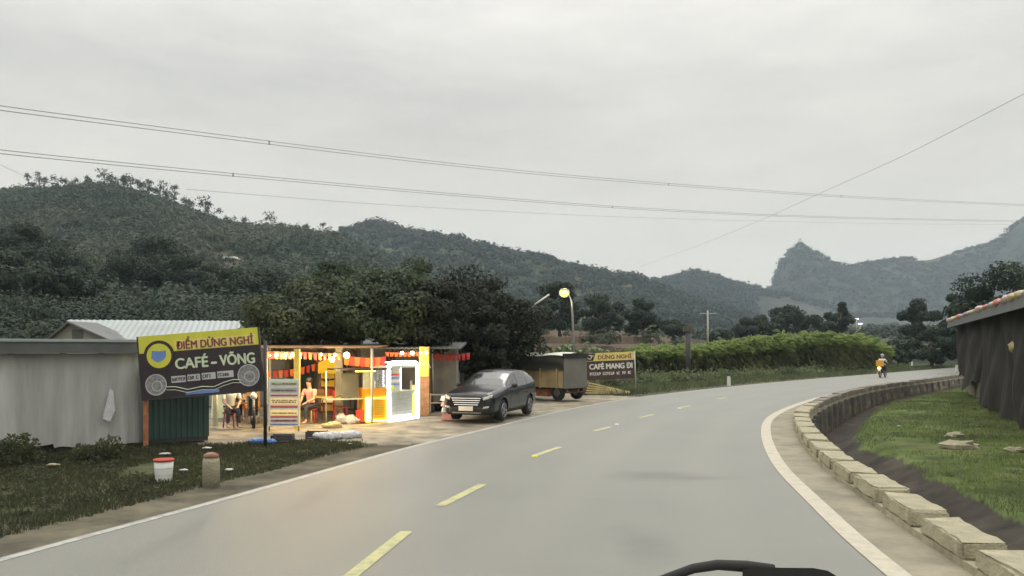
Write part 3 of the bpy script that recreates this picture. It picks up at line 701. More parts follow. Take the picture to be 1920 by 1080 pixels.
for k,(px,py) in enumerate(((1042,700),(1062,702),(1084,700),(1010,700),(1120,700))):
    d=44; root = thing('banana_plant', ('banana plant with upright pale leaves behind the truck roof, %s' % ('second from left','middle one','second from right','leftmost','rightmost')[k]), 'plant', (P(px,py,d).x,d,gz(P(px,py,d).x,d)),0,'banana plants behind the truck')
    stb = MB().tube([(0,0,0),(0,0,1.6)],[.12,.07],8); stb.build('stem','cane_stem' if 'cane_stem' in M else 'bamboo',root)
    lf = MB(); rr = random.Random(k)
    for q in range(7):
        a = q*.9+rr.uniform(0,.5); up = rr.uniform(.6,1.15); pts = [Vector((math.cos(a)*t*.75, math.sin(a)*t*.75, 1.5+up*math.sin(t*1.9)*1.05)) for t in (0,.3,.6,.9,1.15)]
        s_ = Vector((-math.sin(a),math.cos(a),0)); ws = (.03,.13,.16,.12,.01); vs = []
        for p_,w_ in zip(pts,ws): vs += [p_-s_*w_, p_+s_*w_]
        lf.add(vs,[(i*2,i*2+1,i*2+3,i*2+2) for i in range(4)],True)
    lf.build('leaves', L['plant'], root)

# ------------------------------------------------------------------ lettering
def text_part(name, txt, h, m, parent, X, wid=None, bold=.0, th=.004):
    cu = bpy.data.curves.new('t','FONT'); cu.body = txt; cu.size = 1; cu.extrude = .02; cu.align_x = 'LEFT'
    o = bpy.data.objects.new('t',cu); COL.objects.link(o); dg = bpy.context.evaluated_depsgraph_get(); me = bpy.data.meshes.new_from_object(o.evaluated_get(dg))
    bpy.data.objects.remove(o); co = np.empty(len(me.vertices)*3); me.vertices.foreach_get('co',co); co = co.reshape(-1,3)
    mn = co.min(0); mx = co.max(0); sy = h/.72; sx = (wid/(mx[0]-mn[0])) if wid else sy
    out = np.c_[(co[:,0]-mn[0])*sx, -co[:,2]/.02*th/2-th/2, co[:,1]*sy]
    fs = [tuple(p.vertices) for p in me.polygons]; bpy.data.meshes.remove(me); b = MB(); k = h*bold*2.2
    for i,(du,dv_) in enumerate(((0,0),(k,0),(-k,0),(0,k*.7),(0,-k*.7)) if bold else ((0,0),)): b.add([X@Vector((p[0]+du,p[1]-i*.0012,p[2]+dv_)) for p in out], fs)
    me2 = bpy.data.meshes.new(name); me2.from_pydata(b.v,[],b.f); return link(name, me2, m, parent)
def scribble(name, u0,u1,v,h,m,parent,X,seed,gaps=(.18,), bar=False):
    rr = random.Random(seed); b = MB(); u = u0
    if bar: b.bbox(u0,u1,-.005,-.0015,v,v+h*.2)
    while u < u1:
        w = h*rr.uniform(.35,.6)
        if rr.random() > .16:
            k = rr.randrange(4); t = h*.2
            b.bbox(u,u+t,-.006,-.002,v,v+h)
            if k in (0,1,2): b.bbox(u+t,u+w,-.006,-.002,v+h-t,v+h)
            if k in (0,3): b.bbox(u+t,u+w,-.006,-.002,v,v+t)
            if k in (1,3): b.bbox(u+w-t,u+w,-.0065,-.0025,v+t,v+h-t)
        u += w+h*.16
    return b.build(name,m,parent,X)
def ring(mb,cx,cz,r0,r1,y0,y1,n=32,sx=1):
    vs=[];fs=[]
    for i in range(n):
        a=2*math.pi*i/n; c,s=math.cos(a)*sx,math.sin(a); vs += [(cx+r0*c,y0,cz+r0*s),(cx+r1*c,y0,cz+r1*s),(cx+r1*c,y1,cz+r1*s),(cx+r0*c,y1,cz+r0*s)]
    for i in range(n):
        j=(i+1)%n
        for k in range(4): fs.append((i*4+k,j*4+k,j*4+(k+1)%4,i*4+(k+1)%4))
    return mb.add(vs,fs)
def disc(mb,cx,cz,r,y0,y1,n=32,sx=1): return mb.prism([(cx+r*sx*math.cos(2*math.pi*i/n),cz+r*math.sin(2*math.pi*i/n)) for i in range(n)],y0,y1)

# left billboard
d1 = 17.6; bl = P(268,749,d1); W1 = 225*d1/F; H1 = 118*d1/F
sg = thing('billboard','large black and yellow rest stop billboard with blue badge, above the green shed','billboard',(bl.x,bl.y,0))
X1 = Matrix.Translation((0,0,bl.z)) @ Matrix.Rotation(math.radians(-4.6),4,'Y') @ Matrix.Rotation(math.radians(0),4,'Z')
def U(u): return u*W1
def Vv(v): return v*H1
MB().bbox(0,W1,0,.05,0,H1*.725).build('panel','sign_black',sg,X1,'black lower panel')
MB().bbox(0,W1,0,.05,H1*.725,H1).build('top_panel','sign_yellow',sg,X1,'yellow top band')
fr = MB()
for a_ in ((-.03,0,-.03,H1+.0),(W1,W1+.03,-.03,H1)): fr.bbox(a_[0],a_[1],-.01,.06,a_[2],a_[3])
fr.bbox(0,W1,-.01,.06,-.03,0); fr.build('frame','dark_steel',sg,X1)
q = MB(); q.bbox(U(.30),U(.975),-.004,-.001,Vv(.735),Vv(.895)); q.build('title_band','sign_pale_yellow',sg,X1)
text_part('lettering','ĐIỂM DỪNG NGHỈ',Vv(.125),'maroon',sg,X1@Matrix.Translation((U(.315),-.004,Vv(.75))),U(.64),.02)
text_part('lettering','CAFÉ',Vv(.17),'pale_green',sg,X1@Matrix.Translation((U(.295),-.001,Vv(.44))),U(.27),.02)
text_part('lettering','-',Vv(.2),'pale_green',sg,X1@Matrix.Translation((U(.595),-.001,Vv(.43))),U(.04),.02)
text_part('lettering','VÕNG',Vv(.17),'pale_green',sg,X1@Matrix.Translation((U(.665),-.001,Vv(.44))),U(.29),.02)
b_ = MB(); disc(b_,U(.165),Vv(.67),Vv(.245),-.012,-.001); b_.build('badge_rim','sign_black',sg,X1)
b_ = MB(); disc(b_,U(.165),Vv(.67),Vv(.195),-.018,-.012); b_.build('badge','sign_yellow',sg,X1)
b_ = MB(); b_.prism([(U(.10),Vv(.64)),(U(.125),Vv(.60)),(U(.15),Vv(.57)),(U(.20),Vv(.60)),(U(.225),Vv(.66)),(U(.225),Vv(.75)),(U(.17),Vv(.74)),(U(.11),Vv(.76))],-.023,-.018); b_.build('badge_centre','sign_blue',sg,X1)
for cu_,cv,rr_ in ((.12,.215,.17),(.895,.25,.175)):
    b_ = MB(); disc(b_,U(cu_),Vv(cv),Vv(rr_)*.93,-.006,-.001); b_.build('cup_inside','sign_steam',sg,X1)
    b_ = MB(); ring(b_,U(cu_),Vv(cv),Vv(rr_)*.92,Vv(rr_),-.012,-.002); ring(b_,U(cu_)+.02,Vv(cv)-.03,Vv(rr_)*.42,Vv(rr_)*.5,-.012,-.007); b_.build('cup_rim','sign_grey',sg,X1)
for k_,(u0,u1) in enumerate(((.25,.37),(.385,.49),(.505,.62),(.635,.77))):
    b_ = MB(); b_.bbox(U(u0),U(u1),-.005,-.001,Vv(.225+.006*k_),Vv(.33+.006*k_)); b_.build('word_plate','sign_grey',sg,X1)
    scribble('lettering',U(u0)+.02,U(u1)-.05,Vv(.25+.006*k_),Vv(.055),'sign_black',sg,X1@Matrix.Translation((0,-.004,0)),k_)
for off,ww in ((0,.012),(-.05,.008)):
    w_ = MB(); pts = [(.20,.17),(.28,.16),(.38,.10),(.5,.13),(.6,.11),(.68,.165),(.76,.20),(.83,.19)]
    w_.tube([(U(a_),-.006,Vv(b2+off)) for a_,b2 in pts],ww,6); w_.build('wave','pale_green',sg,X1)
b_ = MB(); b_.bbox(U(.36),U(.64),-.005,-.001,Vv(.02),Vv(.07)); b_.build('footer','sign_blue',sg,X1)
MB().box((.02,.10,bl.z/2+.2),(.09,.06,bl.z+.5)).build('leg','rust',sg,Matrix.Translation((0,0,-.06)),'rusty orange left leg')
MB().tube([(W1+.02,.10,-.06),(W1+.02,.10,bl.z+1.3)],.04,8).build('leg','dark_steel',sg)

# right café sign
d2 = 37.4; bl = P(1100,713,d2); W2 = 92*d2/F; H2 = 50*d2/F
s2 = thing('roadside_sign','yellow and dark brown take away café sign on a thin post right of the truck','sign',(bl.x,bl.y,gz(bl.x,bl.y)))
X2 = Matrix.Translation((0,0,bl.z-s2.location.z)) @ Matrix.Rotation(math.radians(-2.4),4,'Y')
MB().bbox(0,W2,0,.04,0,H2*.70).build('panel','sign_brown',s2,X2); MB().bbox(0,W2,0,.04,H2*.70,H2).build('top_panel','sign_pale_yellow',s2,X2,'yellow top band')
b_=MB(); b_.prism([(0,H2*.72),(W2*.15,H2*.72),(W2*.2,H2*.99),(0,H2*.99)],-.006,-.001); b_.build('badge','sign_black',s2,X2)
b_=MB(); ring(b_,W2*.08,H2*.86,H2*.06,H2*.085,-.012,-.006); b_.box((W2*.13,-.009,H2*.9),(W2*.07,.004,H2*.03)); b_.build('badge_mark','white_paint',s2,X2)
text_part('lettering','DỪNG NGHỈ',H2*.15,'maroon',s2,X2@Matrix.Translation((W2*.25,-.001,H2*.765)),W2*.68,.02)
text_part('lettering','CAFÉ MANG ĐI',H2*.20,'white_paint',s2,X2@Matrix.Translation((W2*.07,-.001,H2*.40)),W2*.87,.030)
scribble('lettering',W2*.07,W2*.95,H2*.17,H2*.11,'white_paint',s2,X2,9)
MB().tube([(W2+.02,.02,-.05),(W2-.06,.02,bl.z+H2+.12-s2.location.z)],.035,8).build('post','steel',s2)
MB().tube([(.05,.06,-.05),(.03,.06,bl.z-s2.location.z+.5)],.03,8).build('post','steel',s2)

# ------------------------------------------------------------------ grey tarp building at left
A0 = G(-170,872); A1 = G(276,829); tdir = (A1-A0).normalized(); Lw = (A1-A0).length; ang = math.atan2(tdir.y,tdir.x)
tb = thing('tarp_shed','long low shed clad in hanging grey cloth at the left edge, under the gabled roof','shed',(A0.x,A0.y,0),ang)
rr = random.Random(3); v=[];f=[]; nx=140; nz=12
for i in range(nx+1):
    x = Lw*i/nx
    for j in range(nz+1):
        t = j/nz; hem = .16+.10*math.sin(x*1.3)+.05*math.sin(x*5.1)-(.10 if x>Lw*.55 else 0)
        z = hem+(2.05-hem)*t; yy = (.05*math.sin(x*2.7)+.03*math.sin(x*7.3+t*2)+.018*math.sin(x*17+1.5*t))*(1.15-t)
        v.append((x,yy,z))
for i in range(nx):
    for j in range(nz): f.append((i*(nz+1)+j,(i+1)*(nz+1)+j,(i+1)*(nz+1)+j+1,i*(nz+1)+j+1))
MB().add(v,f,True).build('cloth_wall','grey_tarp',tb)
MB().add([(0,.14,.0),(Lw,.14,0),(Lw,.14,.4),(0,.14,.4),(0,.22,0),(Lw,.22,0),(Lw,.22,.4),(0,.22,.4)],[(0,1,2,3),(4,5,6,7),(3,2,6,7),(0,3,7,4),(1,2,6,5)]).build('plinth','dark_crate',tb)
ez = P(268,650,G(276,829).y).z
MB().bbox(-.2,Lw+.05,-.22,-.12,2.06,2.30).build('eave_board','grey_roof',tb)
rf = MB()
for i in range(int(Lw/.25)): rf.bbox(i*.25-.2,i*.25+.03,-.25,4.2,2.30,2.34); rf.bbox(i*.25+.03,i*.25+.05,-.25,4.2,2.30,2.365)
rf.build('roof','roof_metal',tb)
for x_ in (Lw*.08,Lw*.4,Lw*.62,Lw*.80,Lw-.06): MB().bbox(x_-.05,x_+.05,.24,.34,0,2.28).build('post','dark_steel',tb)
MB().bbox(-.1,Lw,4.0,4.15,0,2.3).build('back_wall','grey_tarp',tb)
# pale torn patch of cloth
b_ = MB(); b_.prism([(Lw*.765,.62),(Lw*.80,.55),(Lw*.825,.8),(Lw*.815,1.22),(Lw*.80,1.28),(Lw*.79,1.1)],-.13,-.115); b_.build('cloth_patch','bag_white',tb,label='pale torn patch')

# gabled house behind
g0 = P(133,600,30); gh = thing('gabled_house','house with a pale metal gable roof behind the grey cloth shed','house',(g0.x,30,0),math.radians(4))
hr = g0.z; x1 = 9.2
roof = MB(); ey = hr-.95
for sgn in (-1,1):
    for i in range(46):
        a_ = i*x1/46; w_ = x1/46
        y1_ = sgn*1.0
roof_v = []
for i in range(0,93):
    x_ = -.1+i*x1/92; r_ = .025*(1 if i%2 else 0)
    roof_v += [(x_,-2.2,hr-.78+r_),(x_,0,hr+r_),(x_,2.2,hr-.78+r_),(x_,2.2,hr-.83+r_),(x_,0,hr-.05+r_),(x_,-2.2,hr-.83+r_)]
rfs = [(i*6+k,i*6+(k+1)%6,(i+1)*6+(k+1)%6,(i+1)*6+k) for i in range(92) for k in range(6)]+[(0,1,4,5),(1,2,3,4)]
GR = Matrix.Rotation(math.radians(0),4,'Z')
MB().add(roof_v,rfs).build('roof','roof_metal',gh)
wl = MB(); wl.add([(0.3,-1.9,0),(.3,1.9,0),(.3,1.9,hr-.9),(.3,0,hr-.15),(.3,-1.9,hr-.9),(.5,-1.9,0),(.5,1.9,0),(.5,1.9,hr-.9),(.5,0,hr-.15),(.5,-1.9,hr-.9)],[(0,1,2,3,4),(9,8,7,6,5),(0,1,6,5),(1,2,7,6),(4,0,5,9)])
wl.bbox(.5,x1-.2,-1.9,-1.75,0,hr-.85); wl.bbox(.5,x1-.2,1.75,1.9,0,hr-.85); wl.build('wall','wall_plaster',gh)
gh.rotation_euler = (0,0,math.radians(14))
# front gable facing the road (left slope visible)
gv = thing('gable_annex','low pale plastered annex with a pitched front beneath the gabled roof peak','house',(P(133,600,27.5).x,27.5,0),0)
zt = P(133,604,27.5).z; wv_ = 1.55
MB().prism([(-1.0,0),(2.1,0),(2.1,zt-.95),(.02,zt),(-1.0,zt-.85)],0,1.6).build('wall','wall_plaster',gv)
MB().prism([(-1.15,zt-.93),(.02,zt+.03),(2.3,zt-.98),(2.3,zt-1.04),(.02,zt-.04),(-1.15,zt-1.0)],-.25,1.7).build('roof','grey_roof',gv)
MB().bbox(.05,.42,-.03,0,zt-.75,zt-.25).build('window','grey_roof',gv)

# dark green shed / container
c0 = G(278,833); c1 = G(392,826)
gs = thing('green_shed','dark green sheet metal shed beneath the billboard','shed',(c0.x,c0.y,0),math.atan2(c1.y-c0.y,c1.x-c0.x)); Lg = (c1-c0).length
b_=MB()
for i in range(int(Lg/.12)+1): b_.bbox(i*Lg/(int(Lg/.12)+1),i*Lg/(int(Lg/.12)+1)+.07,-.02,0,.1,1.7)
b_.bbox(0,Lg,0,1.5,.1,1.7); b_.build('wall','green_sheet',gs); MB().bbox(-.05,Lg+.05,-.08,1.6,1.7,1.76).build('roof','green_sheet',gs)
MB().bbox(.02,Lg-.02,.02,1.48,0,.1).build('skid','dark_crate',gs)

# ------------------------------------------------------------------ shop building
dS = 28.5; xl = P(498,0,dS).x; xr = P(856,0,dS).x
sh = thing('shop_building','low grey walled shop house behind the lit stalls, under the trees','building',(xl,dS,0)); WS = xr-xl; HS = 2.22
b_=MB(); b_.bbox(0,WS,0,.2,0,HS); b_.bbox(0,.2,.2,5,0,HS); b_.bbox(WS-.2,WS,.2,5,0,HS); b_.bbox(0,WS,4.8,5,0,HS); b_.build('wall','wall_plaster',sh)
rv=[];n_=90
for i in range(n_+1):
    x_=-.3+(WS+.6)*i/n_; r_=.03*(i%2); rv += [(x_,-2.6,2.16+r_),(x_,5.4,2.55+r_),(x_,5.4,2.50+r_),(x_,-2.6,2.11+r_)]
MB().add(rv,[(i*4+k,i*4+(k+1)%4,(i+1)*4+(k+1)%4,(i+1)*4+k) for i in range(n_) for k in range(4)]).build('roof','grey_roof',sh)
for u0,u1,lb,mt in ((.9,1.75,'door','green_sheet'),(2.35,3.0,'window','car_glass')):
    dr = MB().bbox(u0,u1,-.04,-.001,.05 if lb=='door' else .9,1.95).build(lb,mt,sh)
    MB().bbox(u0-.06,u0,-.06,-.001,.05,2.0).bbox(u1,u1+.06,-.06,-.001,.05,2.0).bbox(u0-.06,u1+.06,-.065,-.002,2.0,2.06).build('frame','wood',dr)
MB().bbox(WS-1.0,WS-.82,-.05,-.001,.0,2.1).build('pilaster','white_paint',sh)
def post(px,py,r,top,m,lb,sq=True):
    g = G(px,py); o = MB()
    if sq: o.bbox(-r,r,-r,r,0,top)
    else: o.cyl((0,0,top/2),r,top,12)
    o = o.build('awning_post',m); o.location = g; return tag(o,lb,'post','posts carrying the stall awnings')
post(557,805,.07,2.14,'yellow_column','slim yellow post lit by the bulbs, right of the menu board')
post(636,782,.10,2.24,'col_grey','pale grey post behind the round table, left of the white booth')
g=G(796,779); cp=thing('awning_column','thick column right of the white booth, yellow above and orange brown below','post',tuple(g),0,'posts carrying the stall awnings')
MB().bbox(-.15,.15,-.15,.15,1.25,2.2).build('upper_shaft','yellow_column',cp); MB().bbox(-.16,.16,-.16,.16,0,1.25).build('lower_shaft',mat('column_orange',(.42,.20,.07),.7,.35,5,dirt=(.2,.1,.06)),cp)
post(404,800,.05,2.1,'col_grey','thin pale post at the left end of the lit yard')
# plank canopy (awning) beam front
bm_ = MB(); p0 = P(494,661,22.2); p1 = P(700,661,23.2)
aw = thing('lean_to_awning','thin brown awning over the lit seating area behind the billboard','awning',(p0.x,p0.y,0))
v0 = Vector((0,0,0)); dx_ = p1.x-p0.x; dy_ = p1.y-p0.y
MB().add([(-.8,0,2.16),(dx_,dy_,2.16),(dx_,dy_+3,2.22),(-.8,3,2.22),(-.8,0,2.20),(dx_,dy_,2.20),(dx_,dy_+3,2.26),(-.8,3,2.26)],[(0,1,2,3),(4,5,6,7),(0,1,5,4),(1,2,6,5),(2,3,7,6),(3,0,4,7)]).build('sheet','wood',aw)
MB().tube([(.06,.05,0),(.06,.05,2.17)],.04,8).build('post','col_grey',aw); MB().tube([(dx_-.05,dy_+.05,0),(dx_-.05,dy_+.05,2.2)],.04,8).build('post','col_grey',aw)
MB().tube([(-.7,2.9,0),(-.7,2.9,2.22)],.04,8).build('post','col_grey',aw)

# bunting and bulb strings
def bunting(label, a, b, n, mats, h=.22, w=.2, sag=.12):
    r = thing('bunting',label,'bunting',tuple(a),0,'strings of bunting over the stalls'); b = Vector(b)-Vector(a)
    pt = lambda t: b*t+Vector((0,0,-sag*4*t*(1-t)))
    MB().tube([pt(i/12) for i in range(13)],.008,4).build('cord','dark_steel',r)
    for i in range(n):
            q = MB(); mm = mats[i%len(mats)]; c_ = pt((i+.5)/n); t = b.normalized()*w/2
            q.add([c_-t,c_+t,c_+t*.75+Vector((0,-.03,-h)),c_-t*.75+Vector((0,.02,-h*.96))],[(0,1,2,3)])
            q.build('flag',mm,r)
bunting('orange red bunting along the awning edge left of the slim yellow post',P(497,658,21.9),P(556,659,21.9),7,['orange_cloth','red_cloth'],.2,.13,.02)
bunting('orange bunting between the slim yellow post and the pale grey post',P(558,659,21.9),P(640,662,23.2),9,['orange_cloth','red_cloth'],.2,.14,.02)
bunting('lower garland of orange flags rising from the billboard to the awning',P(500,694,25),P(612,673,26.5),11,['orange_cloth','red_cloth'],.24,.15,.12)
bunting('pale red bunting hanging over the stall left of the white booth',P(645,666,24),P(722,668,24),8,['orange_cloth','red_cloth'],.28,.2,.05)
bunting('orange bunting right above the white glowing booth',P(722,660,25),P(788,659,25),8,['orange_cloth'],.14,.13,.02)
bunting('dark red bunting right of the thick yellow column',P(802,659,27.5),P(882,661,28),9,['red_cloth'],.24,.14,.08)
def bulbs(label, pts):
    r = thing('bulb_string',label,'light string',tuple(pts[0][0]),0,'strings of lit bulbs under the awning'); o0 = pts[0][0]
    MB().tube([p-o0+Vector((0,0,.07)) for p,_ in pts],.006,4).build('wire','dark_steel',r)
    for p,s_ in pts: MB().ball(p-o0,s_,10,8).build('bulb','bulb',r)
bulbs('row of warm bulbs on the awning edge above the menu board',[(P(x,y,21.7),s_) for x,y,s_ in ((506,666,.02),(518,666,.05),(535,666,.038),(549,665,.055),(562,665,.045))])
bulbs('warm bulbs between the two posts left of the white booth',[(P(x,y,22.6),s_) for x,y,s_ in ((601,665,.05),(623,674,.07),(628,665,.04),(650,666,.085))])
bulbs('small warm bulbs above the right side of the white booth',[(P(x,y,24.5),s_) for x,y,s_ in ((754,662,.05),(773,662,.055),(789,662,.035),(799,661,.05))])
def lamp(loc,e,col,r=.08):
    l = bpy.data.lights.new('lamp','POINT'); l.energy = e; l.color = col; l.shadow_soft_size = r
    o = bpy.data.objects.new('bulb_light',l); COL.objects.link(o); o.location = loc
for x,y,d,e in ((525,676,21.6,90),(560,678,21.7,90),(625,684,22.6,90),(650,684,22.0,45),(773,676,25.2,30),(450,692,21.9,90)): lamp(P(x,y,d),e,(1,.68,.28))

# ------------------------------------------------------------------ stalls & yard things
# white LED booth
b0 = G(727,789); b1 = G(781,783); bw = (b1-b0).length
bo = thing('glowing_booth','tall drinks booth outlined by a rounded frame of white light','booth',tuple(b0),math.atan2(b1.y-b0.y,b1.x-b0.x)); bh = 1.72
MB().bbox(.05,bw-.05,.02,.7,.03,.80).build('counter','white_panel',bo); MB().bbox(.03,bw-.03,-.03,.72,.80,.86).build('counter_top','white_panel',bo)
MB().bbox(.05,bw-.05,.62,.68,.86,1.55).build('back_panel','white_panel',bo)
q=MB()
for k in range(7): q.bbox(.17,bw-.22,.005,.02,.14+k*.085,.16+k*.085)
q.build('lettering_bars','sign_grey',bo); MB().bbox(bw-.2,bw-.08,.0,.02,.06,.78).build('side_stripe','lime',bo)
MB().bbox(.02,bw-.02,-.05,.75,1.56,1.62).build('canopy','white_panel',bo)
for k,(mm) in enumerate(('red_cloth','sign_blue','bag_white','sign_blue')): MB().bbox(.3,bw-.12,.60,.618,1.30-k*.1,1.36-k*.1).build('shelf_row',mm,bo)
for x_ in (.2,.36,.52): MB().cyl((x_,.3,.95),.04,.18,10).build('bottle','lime',bo)
hw=bw; pts=[]
for t in range(13):
    a_=math.pi*(1-t/12); rx=.17
    pts.append((hw/2+(hw/2-rx)*(-1 if t<6 else 1 if t>6 else 0)+rx*math.cos(a_), -.04, bh-rx+rx*math.sin(a_)))
pts=[(0,-.04,.03),(0,-.04,.8)]+pts+[(hw,-.04,.8),(hw,-.04,.03),(hw*.5,-.04,.03),(0,-.04,.03)]
MB().tube(pts,.058,10).build('light_tube','led_white',bo)
MB().tube([(x_+ (0),.66,z_) for x_,_,z_ in pts],.02,6).build('rear_light_tube','led_white',bo)
# stall with yellow light frame
k0 = G(686,792); k1 = G(726,790); kw=(k1-k0).length
ks = thing('drink_stall','small drinks stall with an orange front outlined in yellow light','stall',tuple(k0),math.atan2(k1.y-k0.y,k1.x-k0.x))
MB().bbox(.0,kw,.0,.75,.02,.98).build('counter','orange_panel',ks)
q=MB()
for k in range(8): q.bbox(.22,kw-.06,-.016,-.002,.18+k*.065,.198+k*.065)
q.build('lettering_bars','sign_yellow',ks)
MB().tube([(0.0,-.03,.04),(0.0,-.03,.70),(kw,-.03,.70),(kw,-.03,.04),(0,-.03,.04)],.034,8).build('light_tube','led_yellow',ks)
MB().bbox(.03,.17,-.028,-.004,.08,.67).build('lit_strip','led_yellow',ks)
MB().bbox(-.05,.28,.05,.12,.98,1.50).build('side_panel','white_panel',ks); MB().bbox(kw-.02,kw,.05,.7,.98,1.5).build('glass_side','clear_glass',ks)
MB().bbox(-.9,kw+.1,-.1,.8,1.52,1.57).build('canopy','dark_steel',ks)
MB().tube([(-.35,-.1,1.49),(.0,-.1,1.49),(.25,-.1,1.49)],.016,6).build('canopy_light','led_yellow',ks)
MB().bbox(-.62,-.14,.3,.36,.72,1.44).build('rear_board','door_grey',ks); MB().bbox(-1.1,.0,.2,.7,.66,.70).build('side_table','white_panel',ks)
for x_ in (-1.05,-.1): MB().tube([(x_,.4,0),(x_,.4,1.5)],.02,6).build('pole','col_grey',ks)
MB().bbox(.1,.5,.1,.5,.98,1.2).build('glass_case','clear_glass',ks)
# curved pole with cable right of booth
pv = thing('parasol_frame','thin white curved pole arching right from the glowing booth','pole',tuple(G(786,786)))
MB().tube([(0,.2,0),(0,.2,1.2),(-.1,.2,1.72),(-.35,.2,1.74)],.02,6).build('upright','white_paint',pv); MB().tube([(0.0,.2,1.70),(.25,.2,1.68),(.33,.2,1.55)],.018,6).build('arm','white_paint',pv)

def rack(name,label,cat,px0,px1,py,H,depth,rows,frame='steel'):
    a_=G(px0,py); b=G(px1,py); w=(b-a_).length; r=thing(name,label,cat,tuple(a_))
    fr=MB()
    for x_ in (0,w): 
        for y_ in (0,depth): fr.tube([(x_,y_,0),(x_,y_,H)],.018,6)
    fr.build('frame',frame,r); n=len(rows)
    for i,mm in enumerate(rows):
        z0=.12+(H-.15)*i/n; MB().bbox(.0,w,0,depth,z0,z0+.02).build('shelf',frame,r)
        q=MB(); rr=random.Random(i); x_=.03
        while x_<w-.08:
            ww=rr.uniform(.06,.11); q.bbox(x_,x_+ww,.02+rr.uniform(0,.03),depth-.05,z0+.02,z0+.02+(H-.15)/n*rr.uniform(.55,.86)); x_+=ww+.01
        q.build('goods',mm,r)
    return r
mbd = thing('menu_board','tall white board with dark red stripes standing in front of the slim yellow post','board',tuple(G(503,809)))
bw_=58*(2.2*F/159)/F; MB().bbox(0,bw_,0,.03,.14,1.36).build('board','shirt_white',mbd)
for z_,h_,mm in ((1.2,.1,'pale_green'),(1.02,.12,'sign_grey'),(.92,.035,'red_cloth'),(.70,.16,'lit_panel'),(.62,.04,'red_cloth'),(.42,.14,'lit_panel'),(.36,.035,'red_cloth'),(.25,.06,'shirt_pink'),(.17,.03,'sign_blue')):
    MB().bbox(.06,bw_-.04,-.008,-.001,z_,z_+h_).build('stripe',mm,mbd)
for k_,z_ in enumerate((1.22,1.05,.74,.79,.46,.27)): scribble('lettering',.09,bw_-.08,z_,.035,'sign_brown' if k_ else 'maroon',mbd,Matrix.Translation((0,-.008,0)),40+k_,bar=True)
for x_ in (.02,bw_-.02): MB().tube([(x_,.03,0),(x_,.03,1.4)],.022,6).build('leg','steel',mbd)
rack('goods_shelf','shelf stacked with yellow and red packets beneath the brightest bulb','shelf',600,628,778,1.45,.35,['yellow_bag','lit_panel','red_cloth','yellow_cloth','yellow_cloth'],'rust')
rack('snack_rack','white framed rack of pale packets beside the thick yellow column','shelf',770,786,778,1.1,.3,['red_cloth','sign_grey','lit_panel'])
yc = thing('yellow_banner','bright yellow cloth banner hanging above the goods shelf','banner',tuple(P(596,700,25.2)))
MB().add([(0,0,0),(.62,0,-.02),(.66,.02,.52),(.02,.0,.36),(.0,.02,0),(.62,.02,-.02),(.66,.04,.52),(.02,.02,.36)],[(0,1,2,3),(7,6,5,4),(0,1,5,4),(1,2,6,5),(2,3,7,6),(3,0,4,7)]).build('cloth','yellow_cloth',yc)
MB().tube([(-.05,.01,.38),(.7,.03,.54)],.015,6).build('rod','steel',yc); MB().tube([(.3,.02,.44),(.3,.02,.78)],.006,4).build('cord','dark_steel',yc)
lb_ = thing('lit_menu_box','glowing cream menu box with an orange rim behind the seated people','menu box',tuple(P(438,765,24.5)))
MB().bbox(0,.78,0,.1,0,.55).build('rim','orange_panel',lb_); MB().bbox(.06,.72,-.02,0,.1,.45).build('panel','lit_panel',lb_)
for x_ in (.05,.73): MB().tube([(x_,.12,-P(438,765,24.5).z),(x_,.12,.1)],.025,6).build('leg','rust',lb_)
gb = thing('green_board','pale yellow green board leaning at the left end of the lit yard','board',tuple(G(396,786)))
MB().box((.2,.1,.72),(.42,.03,1.4),rx=-.08).build('board','pale_green',gb); MB().bbox(.02,.4,.10,.16,0,.06).build('foot','wood',gb)

def table(label,px,py,m='wood',w=.8,h=.55,grp='tables in the yard'):
    r=thing('table',label,'table',tuple(G(px,py)),.2,grp); MB().bbox(-w/2,w/2,-.3,.3,h-.03,h).build('tabletop',m,r)
    for x_ in (-w/2+.05,w/2-.05):
        for y_ in (-.25,.25): MB().bbox(x_-.02,x_+.02,y_-.02,y_+.02,0,h-.03).build('leg',m,r)
    return r
def chair(label,px,py,rz,m='wood'):
    r=thing('chair',label,'chair',tuple(G(px,py)),rz,'chairs in the yard')
    MB().bbox(-.2,.2,-.2,.2,.40,.44).build('seat',m,r)
    q=MB().bbox(-.2,.2,.17,.2,.62,.9)
    for k in range(3): q.bbox(-.17+k*.15,-.13+k*.15,.175,.195,.44,.62)
    q.build('backrest',m,r)
    for x_ in (-.17,.17):
        for y_ in (-.17,.17): MB().bbox(x_-.02,x_+.02,y_-.02,y_+.02,0,.40).build('leg',m,r)
    return r
table('low brown wooden table beside the seated person in white',452,790); chair('brown wooden chair right of the low table, nearest the menu board',480,793,.8); chair('brown wooden chair behind the low table, under the menu box',462,777,-.4)
table('yellow topped table right of the slim yellow post',612,788,'yellow_column',.95,.72); chair('red plastic chair beside the yellow topped table',638,790,1.9,'red_plastic')
chair('brown chair in the back beneath the goods shelf',596,786,.3)
def stool_stack():
    r=thing('stool_stack','stack of pale pink and white plastic stools left of the car nose','stools',tuple(G(838,787)))
    for k in range(4): MB().box((0,0,.14+k*.17),(.30,.30,.14),rz=k*.2,taper=.8).build('stool','shirt_white' if k%2 else 'shirt_pink',r)
    MB().box((0,0,.04),(.32,.32,.08)).build('bottom_stool','shirt_pink',r)
stool_stack()
